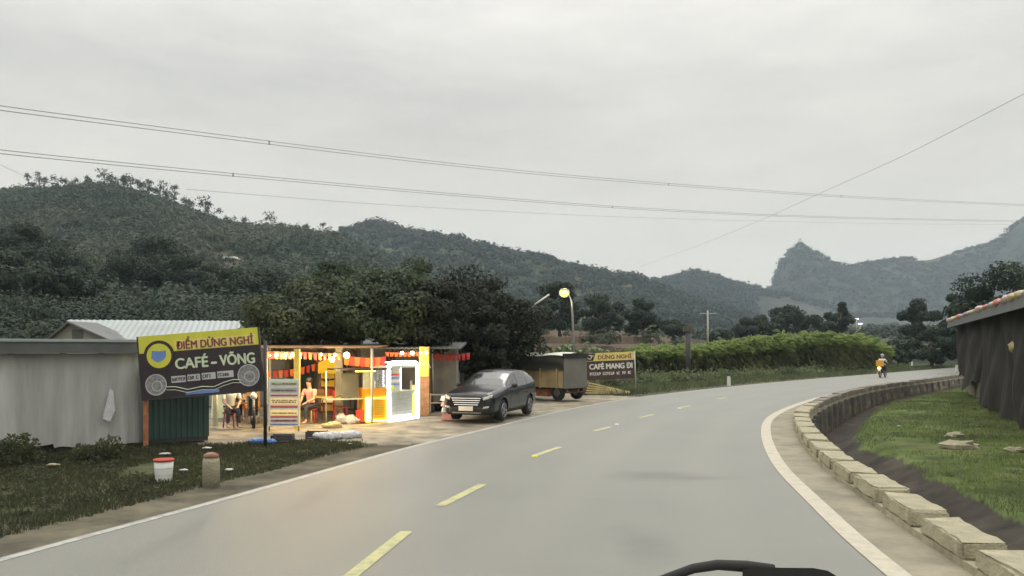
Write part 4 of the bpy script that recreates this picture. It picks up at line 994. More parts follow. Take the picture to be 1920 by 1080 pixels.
# fence railing
rl_ = thing('railing','low white railing between the thick column and the parked car','railing',tuple(G(806,772)))
for x_ in (0,.75,1.35): MB().bbox(x_-.03,x_+.03,0,.06,0,.62).build('post','white_paint',rl_)
for z_ in (.28,.56): MB().bbox(-.02,1.38,-.012,-.001,z_,z_+.04).build('rail','white_paint',rl_)
bush('bush','dark low plant behind the white railing',822,768,.35,'shop2',77,600,.06)

def blob(name,label,cat,px,py,r,sc_,m,seed,n=3,group=None):
    g=G(px,py); rr=random.Random(seed); q=MB()
    n=n*2
    for k in range(n): q.ball(((k-(n-1)/2)*r*.55+rr.uniform(-.2,.2)*r,rr.uniform(-.4,.4)*r,r*sc_[2]*.7*rr.uniform(.7,1.15)),r*rr.uniform(.55,1.0),13,9,sc_,.24,rr)
    o=q.build(name,m); o.location=(g.x,g.y,gz(g.x,g.y)); return tag(o,label,cat,group)
blob('plastic_bag','crumpled white plastic sack at the grass edge, left one of the pair','bag',612,821,.16,(1,.9,.75),'bag_white',1,3,'white sacks at the edge of the yard')
blob('plastic_bag','crumpled white plastic sack at the grass edge, right one of the pair','bag',652,819,.16,(1.1,.9,.7),'bag_white',2,3,'white sacks at the edge of the yard')
blob('plastic_bag','pale sack on the ground in the back left of the orange stall','bag',648,792,.17,(1,1,1),'bag_white',5,2); blob('plastic_bag','small white bag beside the orange stall','bag',668,791,.16,(.9,1,1),'bag_white',6,1)
blob('blue_tarp','crumpled blue plastic sheet on the grass below the menu board','tarp',492,829,.15,(1.5,1,.6),'blue_plastic',3,2)
tag(blob('sack','beige sack lying at the foot of the slim yellow post','sack',620,800,.13,(1.6,1,.8),'bamboo',4,2))
for px,py,lb in ((530,825,'dark low crate right of the blue plastic sheet'),(594,819,'dark low crate left of the white sacks')):
    r=thing('crate',lb,'crate',(G(px,py).x,G(px,py).y,gz(G(px,py).x,G(px,py).y)),.1,'dark crates at the edge of the yard'); q=MB().bbox(-.24,.24,-.16,.16,0,.03)
    for z_ in (.05,.12): q.bbox(-.24,.24,-.17,-.15,z_,z_+.05); q.bbox(-.24,.24,.15,.17,z_,z_+.05); q.bbox(-.25,-.23,-.15,.15,z_,z_+.05); q.bbox(.23,.25,-.15,.15,z_,z_+.05)
    for x_ in (-.23,.23):
        for y_ in (-.15,.15): q.bbox(x_-.02,x_+.02,y_-.022,y_+.022,0,.18)
    q.build('body','dark_crate',r)
rb_ = thing('red_cooler','small red box on the ground left of the orange stall','box',tuple(G(677,791)),.1); MB().bbox(-.14,.14,-.1,.1,0,.3).build('body','red_plastic',rb_); MB().bbox(-.15,.15,-.11,.11,.3,.34).build('lid','red_cloth',rb_)

# bucket and marker stone
g=G(307,897); bk=thing('bucket','white plastic bucket with a red rim on the verge below the billboard','bucket',(g.x,g.y,gz(g.x,g.y)))
MB().tube([(0,0,0),(0,0,.02),(0,0,.18),(0,0,.34)],[.125,.13,.142,.155],20).build('body','white_paint',bk); MB().tube([(0,0,.34),(0,0,.375)],[.165,.165],20).build('rim','red_plastic',bk)
q=MB(); q.cyl((0,0,.12),.140,.012,20); q.cyl((0,0,.23),.149,.012,20); q.build('band','bag_white',bk)
g=G(396,908); ms=thing('marker_stone','pale concrete marker post with a worn red cap near the road','marker stone',(g.x,g.y,gz(g.x,g.y)))
MB().tube([(0,0,-.05),(0,0,.40),(0,0,.47)],[.135,.13,.12],16).build('shaft','concrete',ms); MB().tube([(0,0,.47),(0,0,.52),(0,0,.55)],[.125,.11,.05],16).build('cap',mat('worn_red',(.22,.10,.07),.8,.3,12,dirt=(.3,.27,.2)),ms)
for k,(px,py,w,lb) in enumerate(((309,853,.22,'flat white scrap of plastic above the bucket'),(343,882,.16,'thin white scrap right of the bucket'),(430,880,.16,'pale crumpled litter right of the marker stone'),(388,842,.2,'white flat litter at the corner of the green shed'),(100,875,.25,'broken concrete slab below the bushes'),(657,833,.1,'tiny white scrap on the verge below the sacks'))):
    g=G(px,py); rr=random.Random(k); q=MB().ball((0,0,.035),w*.5,9,5,(1,.7,.25),.3,rr); o=q.build('litter','bag_white' if k!=4 else 'concrete'); o.location=(g.x,g.y,gz(g.x,g.y)+.02); tag(o,lb,'litter','litter on the left verge')
def gR(px,py,z=-.30): return G(px,py,z)
for k,(px,py,w,lb) in enumerate(((1760,708,.35,'white scrap on the grass near the far parapet'),(1685,799,.14,'small white scrap on the grass beyond the ditch'),(1800,842,.85,'long pale stone slab in the grass below the shed'),(1790,818,.55,'rough pale stone behind the long slab'),(1905,848,.5,'pale stone at the right picture edge in the grass'))):
    g=gR(px,py); rr=random.Random(k+20); q=MB().ball((0,0,.03),w*.5,9,5,(1,.6,.30),.34,rr); q.ball((w*.35,.08,.02),w*.25,7,5,(1,.8,.5),.3,rr); q.sm=[False]*len(q.sm); o=q.build('rock' if k>1 else 'litter','concrete' if k>1 else 'bag_white'); o.location=(g.x,g.y,gz(g.x,g.y)+.02); tag(o,lb,'stone' if k>1 else 'litter','pale stones in the meadow' if k>1 else None)

# ------------------------------------------------------------------ tarp shed on the right
a0=gR(1797,737,-.40); a1=gR(1940,815,-.35); dv=(a1-a0); ang=math.atan2(dv.y,dv.x); Lr=dv.length+9
rs=thing('tarp_hut','long dark shed hung with black tarps, colourful cloth along its roof edge','shed',tuple(a0),ang)
hE=3.98
v=[];f=[];nx=160;nz=16
for i in range(nx+1):
    x=Lr*i/nx
    for j in range(nz+1):
        t=j/nz; hem=.9+.35*math.sin(x*.9)+.15*math.sin(x*3.1) if x<Lr*.35 else .1
        z=hem+(hE-.1-hem)*t; v.append((x,(.16*math.sin(x*1.9+t*2)+.09*math.sin(x*4.3-t*3))*(1.1-t)+.12*math.sin(t*5+x),z))
for i in range(nx):
    for j in range(nz): f.append((i*(nz+1)+j,(i+1)*(nz+1)+j,(i+1)*(nz+1)+j+1,i*(nz+1)+j+1))
MB().add(v,f,True).build('tarp_wall','black_tarp',rs)
q=MB(); rr=random.Random(8); x=.05
while x<Lr*.42: q.bbox(x,x+.16,.30,.34,0,1.6+rr.uniform(-.1,.1)); x+=.24+rr.uniform(0,.08)
q.build('slat_wall','slats',rs,label='pale wooden slats showing below the tarps')
MB().bbox(0,Lr,.42,.5,0,hE).build('inner_wall','black_tarp',rs); MB().bbox(0,.1,.5,6,0,hE).build('end_wall','black_tarp',rs)
MB().add([(-.1,-.5,hE),(Lr,-.5,hE),(Lr,5.5,hE+.5),(-.1,5.5,hE+.5),(-.1,-.5,hE+.10),(Lr,-.5,hE+.10),(Lr,5.5,hE+.6),(-.1,5.5,hE+.6)],[(0,1,2,3),(4,5,6,7),(0,1,5,4),(1,2,6,5),(2,3,7,6),(3,0,4,7)]).build('roof','black_tarp',rs)
MB().add([(-.12,-.56,hE-.32),(Lr,-.56,hE-.32),(Lr,-.50,hE+.1),(-.12,-.50,hE+.1),(-.12,-.52,hE-.32),(Lr,-.52,hE-.32),(Lr,-.46,hE+.1),(-.12,-.46,hE+.1)],[(0,1,2,3),(4,5,6,7),(0,1,5,4),(3,2,6,7),(0,3,7,4)]).build('fascia','grey_roof',rs)
defm('cloth_pink',(.48,.36,.33),.8,.2,3); defm('cloth_sand',(.50,.42,.24),.8,.2,3); defm('cloth_coral',(.52,.20,.14),.8,.2,3); defm('cloth_slate',(.28,.32,.38),.8,.2,3); defm('cloth_pale',(.42,.42,.42),.8,.2,3)
cl_=['cloth_pink','cloth_sand','cloth_sand','cloth_pale','cloth_pink','cloth_sand','cloth_coral','cloth_slate','cloth_pale','cloth_coral','cloth_slate']
x=-.1;k=0
while x<Lr:
    w_=random.Random(k).uniform(.7,1.5); q=MB(); rr=random.Random(k)
    q.ball((x+w_/2,-.46,hE+.09),w_/2,12,7,(1,.24,.19),.16,rr); q.build('rolled_cloth',cl_[k%11],rs); x+=w_*.9; k+=1
q=MB(); q.ball((Lr*.62,-.05,2.6),.5,12,8,(1.3,.3,.35),.2,random.Random(4)); q.build('hanging_bundle','bamboo',rs,label='pale bundle hanging on the tarp')

# ------------------------------------------------------------------ SUV
fwd=Vector((-.342,-.94,0)); car=thing('parked_car','black five door SUV with chrome grille parked facing the road, in front of the truck','car',(-.676+.08,25.35,0),math.atan2(fwd.y,fwd.x)+math.pi/2)
ST=[ # y, zb, zbelt, ztop, w(belt), wtop
 (-2.36,.34,.76,.83,.66,.54),(-2.33,.30,.81,.90,.76,.60),(-2.26,.27,.86,.95,.84,.66),(-2.1,.26,.90,1.00,.90,.72),(-1.6,.25,.98,1.07,.93,.76),(-1.15,.25,1.03,1.12,.935,.78),
 (-.95,.25,1.05,1.15,.94,.76),(-.55,.25,1.07,1.38,.94,.72),(-.15,.25,1.08,1.56,.94,.69),(.25,.25,1.09,1.645,.94,.68),(.8,.25,1.11,1.67,.94,.68),(1.3,.25,1.14,1.65,.94,.665),(1.75,.26,1.18,1.59,.93,.64),(2.05,.28,1.20,1.50,.90,.61),(2.22,.32,1.12,1.30,.86,.62),(2.32,.38,.95,1.02,.80,.62),(2.36,.45,.70,.76,.72,.58)]
ST=np.array(ST); ys=ST[:,0]
yy=np.concatenate([np.linspace(-2.36,-2.18,14),np.linspace(-2.16,2.2,150),np.linspace(2.22,2.36,6)])
sec=[]
for y in yy:
    zb,zB,zT,w,wt=[np.interp(y,ys,ST[:,k]) for k in range(1,6)]
    h=zB-zb
    key=np.array([(0,zb),(w*.86,zb),(w*.955,zb+.10),(w*.985,zb+.28*h),(w,zb+.58*h),(w*.985,zb+.85*h),(w*.955,zB),(w*.955-(w*.955-wt)*.5,zB+(zT-zB)*.55),(wt,zT-.05*min(1,(zT-zB)*3)),(wt*.8,zT-.012),(wt*.4,zT+.006),(0,zT+.012)])
    cum=np.r_[0,np.cumsum([1.2,.6,1,1.4,1.2,.8,1.6,1.4,.7,.8,.8])]; q_=np.linspace(0,cum[-1],60)
    sec.append(np.c_[np.interp(q_,cum,key[:,0]),np.interp(q_,cum,key[:,1])])
sec=np.array(sec); sec[:,1:-1,:]=(sec[:,:-2]+sec[:,1:-1]*2+sec[:,2:])/4; sec[1:-1]=(sec[:-2]+sec[1:-1]*2+sec[2:])/4
ny,ns=sec.shape[:2]
grp={}
def addf(k,vs,fs=None): grp.setdefault(k,MB()).add(vs,[(0,1,2,3)],True)
def arch(y,z): return min(math.hypot(y+1.35,z-.36),math.hypot(y-1.35,z-.36))<.43
for i in range(ny-1):
    for j in range(ns-1):
        c=(sec[i,j]+sec[i+1,j]+sec[i,j+1]+sec[i+1,j+1])/4; y=(yy[i]+yy[i+1])/2; x_,z_=c
        zB=np.interp(y,ys,ST[:,2]); zT=np.interp(y,ys,ST[:,3]); wt=np.interp(y,ys,ST[:,5]); kind='body'
        if x_>.66 and z_<.85 and arch(y,z_): continue
        side=x_>wt*.985 and z_>zB+.02
        if side and z_<zT-.085 and -.82<y<1.92:
            frac=(z_-zB)/(zT-zB); pil=(abs(y-.12)<.035) or (abs(y-1.08)<.035)
            if y>-.82+.0 and zT-zB>.13 and not pil: kind='side_window'
        elif x_<=wt*.93 and z_>zB and -.90<y<.02: kind='windscreen'
        elif x_<=wt*.9 and z_>zB and 2.08<y<2.24: kind='rear_window'
        if z_<zB*.0+.36: kind='sill' if kind=='body' else kind
        for s_ in (1,-1):
            kd=kind+('_left' if s_>0 else '_right') if kind in ('side_window','sill') else kind
            q=[(s_*sec[i,j,0],yy[i],sec[i,j,1]),(s_*sec[i,j+1,0],yy[i],sec[i,j+1,1]),(s_*sec[i+1,j+1,0],yy[i+1],sec[i+1,j+1,1]),(s_*sec[i+1,j,0],yy[i+1],sec[i+1,j,1])]
            addf(kd,q)
for i in (0,ny-1):
    vs=[(s_*sec[i,j,0],yy[i],sec[i,j,1]) for s_,rg in ((1,range(ns)),(-1,range(ns-2,0,-1))) for j in rg]; grp['body'].add(vs,[tuple(range(len(vs)))])
for k,mm in (('body','car_paint'),('side_window_left','car_glass'),('side_window_right','car_glass'),('windscreen','car_glass'),('rear_window','car_glass'),('sill_left','car_trim'),('sill_right','car_trim')):
    if k in grp: grp[k].build(k.replace('_left','').replace('_right',''),mm,car)
MB().bbox(-.78,.78,-2.1,2.1,.24,.75).build('underbody','car_trim',car)
def wheel(parent,x,y,r=.36,w=.23,side=1):
    t=MB().tube([(x-w/2,y,r),(x-w/2+.03,y,r),(x+w/2-.03,y,r),(x+w/2,y,r)],[r-.03,r,r,r-.03],28).build('wheel','rubber',parent)
    MB().cyl((x+side*(w/2+.004),y,r),r*.66,.012,24,'X').build('rim','dark_steel',t)
    q=MB()
    for k in range(5):
        a_=k*2*math.pi/5; q.box((x+side*(w/2+.018),y+math.cos(a_)*r*.34,r+math.sin(a_)*r*.34),(.02,r*.62,.065),rx=a_)
    ring2=[]; 
    for k in range(24): a_=k*2*math.pi/24; ring2.append((x+side*(w/2+.018),y+math.cos(a_)*r*.64,r+math.sin(a_)*r*.64))
    q.tube(ring2+[ring2[0]],.014,6,False); q.build('spokes','rim',t)
for x_ in (-1,1):
    for y_ in (-1.35,1.35): wheel(car,x_*.80,y_,side=x_)
# front details, laid on the body surface
def fy(x,z):
    x=abs(x)
    for i in range(ny):
        zz=sec[i,:,1]; xx=sec[i,:,0]; jm=int(np.argmax(xx))
        if x>xx[jm]: continue
        lo=np.interp(x,xx[:jm+1],zz[:jm+1]); hi=np.interp(x,xx[jm:][::-1],zz[jm:][::-1])
        if lo<=z<=hi: return yy[i]
    return -1.9
def patch(name,qd,m,off,nu=14,nv=6,th=.03):
    vs=[]
    for lay in (0,th):
        for i in range(nu+1):
            for j in range(nv+1):
                s_,t_=i/nu,j/nv; x_=(1-s_)*(1-t_)*qd[0][0]+s_*(1-t_)*qd[1][0]+s_*t_*qd[2][0]+(1-s_)*t_*qd[3][0]; z_=(1-s_)*(1-t_)*qd[0][1]+s_*(1-t_)*qd[1][1]+s_*t_*qd[2][1]+(1-s_)*t_*qd[3][1]
                vs.append((x_,fy(x_,z_)-off+lay,z_))
    W_=nv+1; T=(nu+1)*W_; fs=[]
    for i in range(nu):
        for j in range(nv): a_=i*W_+j; fs+=[(a_,a_+W_,a_+W_+1,a_+1),(T+a_+1,T+a_+W_+1,T+a_+W_,T+a_)]
    for i in range(nu): fs+=[(i*W_,T+i*W_,T+(i+1)*W_,(i+1)*W_),((i+1)*W_+nv,T+(i+1)*W_+nv,T+i*W_+nv,i*W_+nv)]
    for j in range(nv): fs+=[(j+1,T+j+1,T+j,j),(nu*W_+j,T+nu*W_+j,T+nu*W_+j+1,nu*W_+j+1)]
    return MB().add(vs,fs,True).build(name,m,car)
patch('grille',[(-.53,.83),(.53,.83),(.42,.56),(-.42,.56)],'car_trim',.012)
for z_,w_ in ((.795,.52),(.725,.49),(.655,.455),(.585,.42)): patch('grille_bar',[(-w_,z_+.017),(w_,z_+.017),(w_-.015,z_-.017),(-w_+.015,z_-.017)],'chrome',.03,14,1)
patch('lower_intake',[(-.58,.50),(.58,.50),(.64,.33),(-.64,.33)],'car_trim',.012)
MB().box((0,-2.42,.47),(.50,.015,.15)).build('number_plate','white_paint',car)
patch('skid_plate',[(-.52,.345),(.52,.345),(.50,.30),(-.50,.30)],'steel',.02)
m,nt,bs=nodes('lamp_glass'); bs.inputs['Base Color'].default_value=(.50,.52,.50,1); bs.inputs['Roughness'].default_value=.2; M['lamp_glass']=m
for s_ in (-1,1):
    patch('headlight',[(s_*.56,.84),(s_*.86,.925),(s_*.875,.84),(s_*.60,.735)],'lamp_glass',.010)
    patch('fog_light',[(s_*.60,.53),(s_*.78,.55),(s_*.76,.50),(s_*.58,.46)],'chrome',.014)
    mr_=MB().ball((s_*1.05,-.68,1.16),.11,12,8,(1,.6,.75)); mr_.tube([(s_*.90,-.68,1.08),(s_*1.02,-.68,1.12)],.025,6); mr_.build('mirror','car_trim',car)
    for y_ in (.0,.95):
        MB().box((s_*.958,y_,.86),(.025,.18,.028)).build('door_handle','car_trim',car)
    q=MB()
    for yl in (-.72,.12,1.02):
        pts=[]
        for z_ in np.linspace(.42,1.02,9):
            w_=np.interp(yl,ys,ST[:,4]); k_=np.interp(z_,[.25,.35,.50,.74,.96,1.08],[.86,.955,.985,1,.985,.955]); pts.append((s_*(w_*k_+.0005),yl,z_))
        q.tube(pts,.005,4)
    q.build('door_seam','car_trim',car)

car.scale=(.89,.89,.885); car.location=(-.60,25.1,0)
# ------------------------------------------------------------------ truck
C=G(1056,752); u=Vector((-.72,.70,0)).normalized(); tk=thing('cargo_truck','small farm truck with plywood sides and dark green tarp top parked behind the black car','truck',tuple(C),math.atan2(u.y,u.x))
# local +x = towards cab, +y = left of it; width extends to local -y? corner C is the near rear corner
LB=2.45; WB=1.45
sgn=-1   # body spreads to local y<0 (away from the viewer's left)
def tb_(x0,x1,y0,y1,z0,z1): return MB().bbox(x0,x1,min(sgn*y0,sgn*y1),max(sgn*y0,sgn*y1),z0,z1)
tb_(0,LB,0,.04,.52,1.28).build('side_panel','plywood',tk); tb_(0,LB,WB-.04,WB,.52,1.28).build('side_panel','plywood',tk)
tb_(0.02,LB,.04,WB-.04,.46,.54).build('bed','dark_steel',tk); tb_(LB-.04,LB,.04,WB-.04,.54,1.9).build('front_board','plywood',tk)
q=MB(); nn=24; vs=[]
for i in range(nn+1):
    x_=-.05+(LB+.1)*i/nn
    for j in range(13):
        t=j/12; y_=-.04+(WB+.08)*t; z_=1.83+.12*math.sin(math.pi*t)+.03*math.sin(x_*3); vs.append((x_,sgn*y_,z_))
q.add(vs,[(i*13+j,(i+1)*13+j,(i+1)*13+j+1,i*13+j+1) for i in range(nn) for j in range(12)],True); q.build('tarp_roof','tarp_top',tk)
for yw in (-.045,WB+.045):
    q=MB(); vs=[]
    for i in range(nn+1):
        x_=-.05+(LB+.1)*i/nn
        for j in range(8): t=j/7; vs.append((x_,sgn*(yw+(.03*math.sin(t*9+x_))*(1 if yw<0 else 1)-.02),1.83-.60*t+.03*math.sin(x_*3)))
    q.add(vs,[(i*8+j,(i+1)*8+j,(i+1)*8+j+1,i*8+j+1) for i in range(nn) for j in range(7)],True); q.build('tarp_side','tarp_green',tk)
tb_(-.05,.0,-.02,WB+.02,.50,1.74).build('rear_door','door_grey',tk,label='grey rear panel')
tb_(-.10,-.02,-.06,WB+.06,1.74,1.92).build('rear_valance','black_tarp',tk)
q=MB()
for x_ in (.3,1.2,2.1): q.bbox(x_-.03,x_+.03,.05 if sgn<0 else -.05-.04,.09 if sgn<0 else -.05,.5,1.3)
q.build('stakes','plywood',tk)
tb_(.1,LB+1.1,.3,.42,.34,.46).build('chassis_rail','rust',tk); tb_(.1,LB+1.1,WB-.42,WB-.3,.34,.46).build('chassis_rail','rust',tk)
def twheel(x,y):
    t=MB().tube([(x,y-.09,.32),(x,y-.06,.32),(x,y+.06,.32),(x,y+.09,.32)],[.28,.32,.32,.28],20).build('wheel','rubber',tk)
    MB().cyl((x,y+.095,.32),.16,.02,14,'Y').build('rim','rim',t)
for x_ in (.38,LB+.65):
    for y_ in (.14,WB-.14): twheel(x_,sgn*y_)
tb_(.9,1.6,.12,.34,.14,.44).build('tool_box','rust',tk); tb_(-.02,.04,.1,WB-.1,.3,.36).build('bumper','dark_steel',tk)
# cab
cb=MB(); cy0,cy1=.06,WB-.06
pf=[(LB+.08,.45),(LB+.08,1.62),(LB+.85,1.60),(LB+1.18,1.12),(LB+1.32,1.0),(LB+1.35,.45)]
cb.prism(pf,min(sgn*cy0,sgn*cy1),max(sgn*cy0,sgn*cy1)); cb.build('cab','tarp_green',tk)
q=MB().prism([(LB+.2,1.08),(LB+.2,1.5),(LB+.82,1.5),(LB+1.08,1.08)],(-cy0-.004) if sgn<0 else cy0-.01,(-cy0+.006) if sgn<0 else cy0+.0); q.build('side_window','car_glass',tk)

# timber pile
g=G(1099,739.5)
for k,(lb) in enumerate(('lowest','second lowest','middle','second highest','topmost')):
    o=MB().add([(0,-.09,0),(0,.09,0),(0,.09,.06),(0,-.09,.06),(2.0,-.09,0),(2.0,.09,0),(2.0,.09,.06),(2.0,-.09,.06)],[(0,1,2,3),(7,6,5,4),(0,4,5,1),(1,5,6,2),(2,6,7,3),(3,7,4,0)]).build('plank','bamboo')
    o.location=(g.x+.04*k,g.y+.30+.06*k,.02+.115*k); o.rotation_euler=(0,math.radians(.3+3.1*k),math.radians(-3+k*1.5)); tag(o,lb+' pale plank of the sloping pile right of the truck','plank','pale planks piled beside the truck')
o=MB().bbox(-.08,.1,-.35,.35,0,.46).build('trestle','wood'); o.location=(g.x+.0,g.y+.85,0); tag(o,'low wooden trestle behind the plank pile by the truck','trestle')
# ------------------------------------------------------------------ street lamps, utility poles, mast
g=G(1080,731); h0=P(1058,549,g.y)
sl=thing('street_lamp','lit street lamp with a yellowish glow on a slim pole behind the truck','street lamp',tuple(g)); hz=h0.z; 
tp_=P(1072,566,g.y)
MB().tube([(0,0,0),(tp_.x-g.x,0,tp_.z),(tp_.x-g.x-.08,0,tp_.z+.22),(h0.x-g.x+.1,-.1,hz+.12)],[.075,.05,.035,.03],10).build('pole','steel',sl)
MB().box((h0.x-g.x+.02,-.12,hz+.15),(.5,.2,.08),ry=.15,taper=.7).build('lamp_head','steel',sl)
MB().ball((h0.x-g.x,-.24,hz),.09,16,10,(1,.8,.9)).build('bulb','street_bulb',sl); MB().ball((h0.x-g.x,-.0,hz),.26,18,12,(1,.8,.9)).build('halo_ball',mat('lamp_halo',(.5,.45,.15),.5,emit=(1.0,.86,.30),es=1.0),sl)  # larger glowing ball added beside the bulb to imitate its halo
lamp(Vector((h0.x,g.y-.3,hz-.55)),14,(1,.9,.45),.12)
g=P(995,735,46); e=P(1030,552,46); l2=thing('lamp_arm_pole','thin pole with a slanting unlit lamp arm left of the glowing street lamp','lamp post',(P(1000,0,46).x,46,gz(P(1000,0,46).x,46)))
z0=P(1000,573,46).z-l2.location.z; MB().tube([(0,0,0),(0,0,z0)],[.08,.05],8).build('pole','steel',l2)
MB().tube([(0,0,z0),(e.x-l2.location.x,0,e.z-l2.location.z)],.05,8).build('arm','white_paint',l2)
for px,t,b,d,lb,arm in ((1290,612,690,54.5,'short dark wooden utility pole standing in front of the cane field',False),(1327,582,665,110,'taller thin utility pole with a crossarm behind the cane field',True)):
    x=P(px,0,d).x; gg=gz(x,d); zt=CH+(HZ-t)*d/F-gg; r=thing('utility_pole',lb,'utility pole',(x,d,gg),0,'utility poles beyond the road')
    MB().tube([(0,0,-.2),(0,0,zt)],[.19,.15] if not arm else [.16,.1],10).build('pole','dark_crate' if not arm else 'col_grey',r)
    if arm: MB().bbox(-1.1,1.1,-.05,.05,zt-.5,zt-.36).build('crossarm','steel',r)
    else: MB().bbox(-.3,.3,-.18,.18,zt-.35,zt-.02).build('cap_box','tree_bark',r)
# mast on peak
best=min(((HZ-(gz((1500-960)*d/F,d)-CH)*F/d),d) for d in np.arange(1450,1750,15)); d=best[1]; x=(1500-960)*d/F; z=gz(x,d)
ma=thing('radio_mast','lattice radio mast on top of the rocky peak','mast',(x,d,z-1)); q=MB()
for sx_ in (-2.6,2.6):
    for sy_ in (-2.6,2.6): q.tube([(sx_,sy_,0),(sx_*.5,sy_*.5,13)],.35,5)
for k in range(5):
    a_=2.6*(1-.5*k/5)+.0; z_=k*2.8
    for s_ in (-1,1): q.tube([(-a_,s_*a_,z_),(a_,s_*a_,z_+2.2)],.22,4); q.tube([(s_*a_,-a_,z_),(s_*a_,a_,z_+2.2)],.22,4)
q.build('lattice','steel',ma); MB().bbox(-3,3,-1,1,12.5,14).build('antenna','col_grey',ma)

# ------------------------------------------------------------------ wires
def wire_thing(label, pts, seps, rad, spac=(), dz=0):
    pts=[(px,py,d) for px,py,d in pts]; a_=np.array(pts,float); pq=np.linspace(a_[0,0],a_[-1,0],60)
    # smooth monotone interpolation with numpy (piecewise quadratic via dense smoothing)
    py=np.interp(pq,a_[:,0],a_[:,1]); dd=np.interp(pq,a_[:,0],a_[:,2]); 
    for _ in range(6): py[1:-1]=(py[:-2]+2*py[1:-1]+py[2:])/4; dd[1:-1]=(dd[:-2]+2*dd[1:-1]+dd[2:])/4
    W=[P(x,y,d) for x,y,d in zip(pq,py,dd)]; o0=W[0]
    r=thing('power_line',label,'power line',tuple(o0),0,'power lines over the road')
    for s_ in seps: MB().tube([w-o0+Vector((0,0,s_)) for w in W],rad,5,False).build('conductor','steel_wire',r)
    for x in spac:
        w=P(x,np.interp(x,pq,py),np.interp(x,pq,dd))-o0; q=MB(); lo=min(seps)-.08; hi=max(seps)+.08
        q.box((w.x,w.y,w.z+(lo+hi)/2),(.22,.10,hi-lo)); q.build('spacer','steel',r)
    return r
wire_thing('upper twin conductor power line crossing the whole sky',[(-500,130,60),(0,203,80),(250,235,95),(500,267,115),(750,298,140),(1000,325,165),(1253,346,195),(1577,369,240),(1920,385,300),(2400,398,360)],(-.23,.23),.045,(505,1253,1577,1800))
wire_thing('lower twin conductor power line crossing the sky',[(-500,225,65),(0,285,85),(220,307,100),(437,328,118),(800,361,155),(1148,389,200),(1455,405,250),(1690,411,300),(1920,415,340),(2400,420,400)],(-.2,.2),.045,(437,1148,1455,1684))
wire_thing('faint single wire below the twin conductor lines',[(350,355,110),(700,383,150),(1060,403,200),(1350,413,240),(1700,420,300),(2300,424,400)],(0,),.03,(1060,1350))
wire_thing('thin wire slanting steeply down from the upper right corner',[(2300,-20,60),(1920,176,80),(1700,290,105),(1520,370,140),(1450,403,165),(1330,453,230),(1200,500,330)][::-1],(0,),.028)
wire_thing('short thin wire at the left edge running into the hill',[(-400,150,120),(0,309,180),(48,331,260)],(0,),.05)
# distant hut, road lights
d=300
def terr_hit(px,py,d0,d1):
    for d in np.arange(d0,d1,2.0):
        x=(px-960)*d/F; z=float(terrain(np.array([x]),np.array([d]))[0])
        if HZ-(z-CH)*F/d <= py: return x,d,z
    d=(d0+d1)/2; x=(px-960)*d/F; return x,d,float(terrain(np.array([x]),np.array([d]))[0])
x,d,z=terr_hit(433,489,150,460); r=thing('hill_hut','tiny white roofed hut among trees halfway up the left hill','hut',(x,d,z-.3)); k_=.68*d/F
MB().bbox(-14*k_,14*k_,-1.5,1.5,0,7*k_).build('wall','wall_plaster',r); MB().prism([(-19*k_,6.5*k_),(19*k_,6.5*k_),(15*k_,12*k_),(-13*k_,12*k_)],-2.5,2.5).build('roof','white_paint',r)
MB().bbox(-3*k_,1*k_,-1.56,-1.5,1*k_,5*k_).build('door','dark_crate',r)
for px,py,s_,lb in ((1606,598,5,'distant pole lamp giving a white point of light above the cane'),(1613,607,4,'distant white lamp just right of and below the first far light')):
    d=300; x=(px-960)*d/F; gg=gz(x,d); z=CH+(HZ-py)*d/F; r=thing('far_lamp',lb,'street lamp',(x,d,gg),0,'distant lights beyond the cane'); MB().tube([(0,0,-.5),(0,0,z-gg)],.15,6).build('pole','col_grey',r); MB().box((0,0,z-gg),(1.4,.5,.35)).build('lamp_head','far_light',r)
for px,py,lb in ((1551,699,'small white marker post on the far road edge, left of the rider'),(1722,683,'small white marker post on the far road edge, right of the rider'),(1387,723,'small white stone marker in the grass before the cane')):
    g=G(px,py); o=MB().box((0,0,.25),(.2,.12,.55),taper=.8).build('marker_post','white_paint'); o.location=(g.x-.4,g.y+.8,gz(g.x-.4,g.y+.8)); tag(o,lb,'marker post','white marker posts by the far road edge')
g=G(1768,692,.27); o=MB().box((0,0,.3),(.28,.2,.75),taper=.8).build('marker_post','white_paint'); x,y=float(g.x),float(g.y); o.location=(x+.9,y-.6,gz(x+.9,y-.6)); tag(o,'white marker post at the far end of the parapet','marker post','white marker posts by the far road edge')

# ------------------------------------------------------------------ people
def skinned(name, nd, ed, m, parent, root=0, sub=2):
    me=bpy.data.meshes.new('sk'); bm=bmesh.new(); keys=list(nd); ly=bm.verts.layers.skin.verify(); vv={}
    for k in keys:
        p,r=nd[k]; v=bm.verts.new(p); rr=r if hasattr(r,'__len__') else (r,r); v[ly].radius=rr; v[ly].use_root=(k==keys[root]); vv[k]=v
    for a,b in ed: bm.edges.new((vv[a],vv[b]))
    bm.to_mesh(me); bm.free(); o=bpy.data.objects.new('sk',me); COL.objects.link(o)
    s=o.modifiers.new('s','SKIN'); s.use_smooth_shade=True; s.branch_smoothing=.4; ss=o.modifiers.new('ss','SUBSURF'); ss.levels=sub; ss.render_levels=sub
    dg=bpy.context.evaluated_depsgraph_get(); nm=bpy.data.meshes.new_from_object(o.evaluated_get(dg)); bpy.data.objects.remove(o); bpy.data.meshes.remove(me)
    nm.name=name; nm.materials.clear(); nm.polygons.foreach_set('use_smooth',[True]*len(nm.polygons)); return link(name,nm,m,parent)
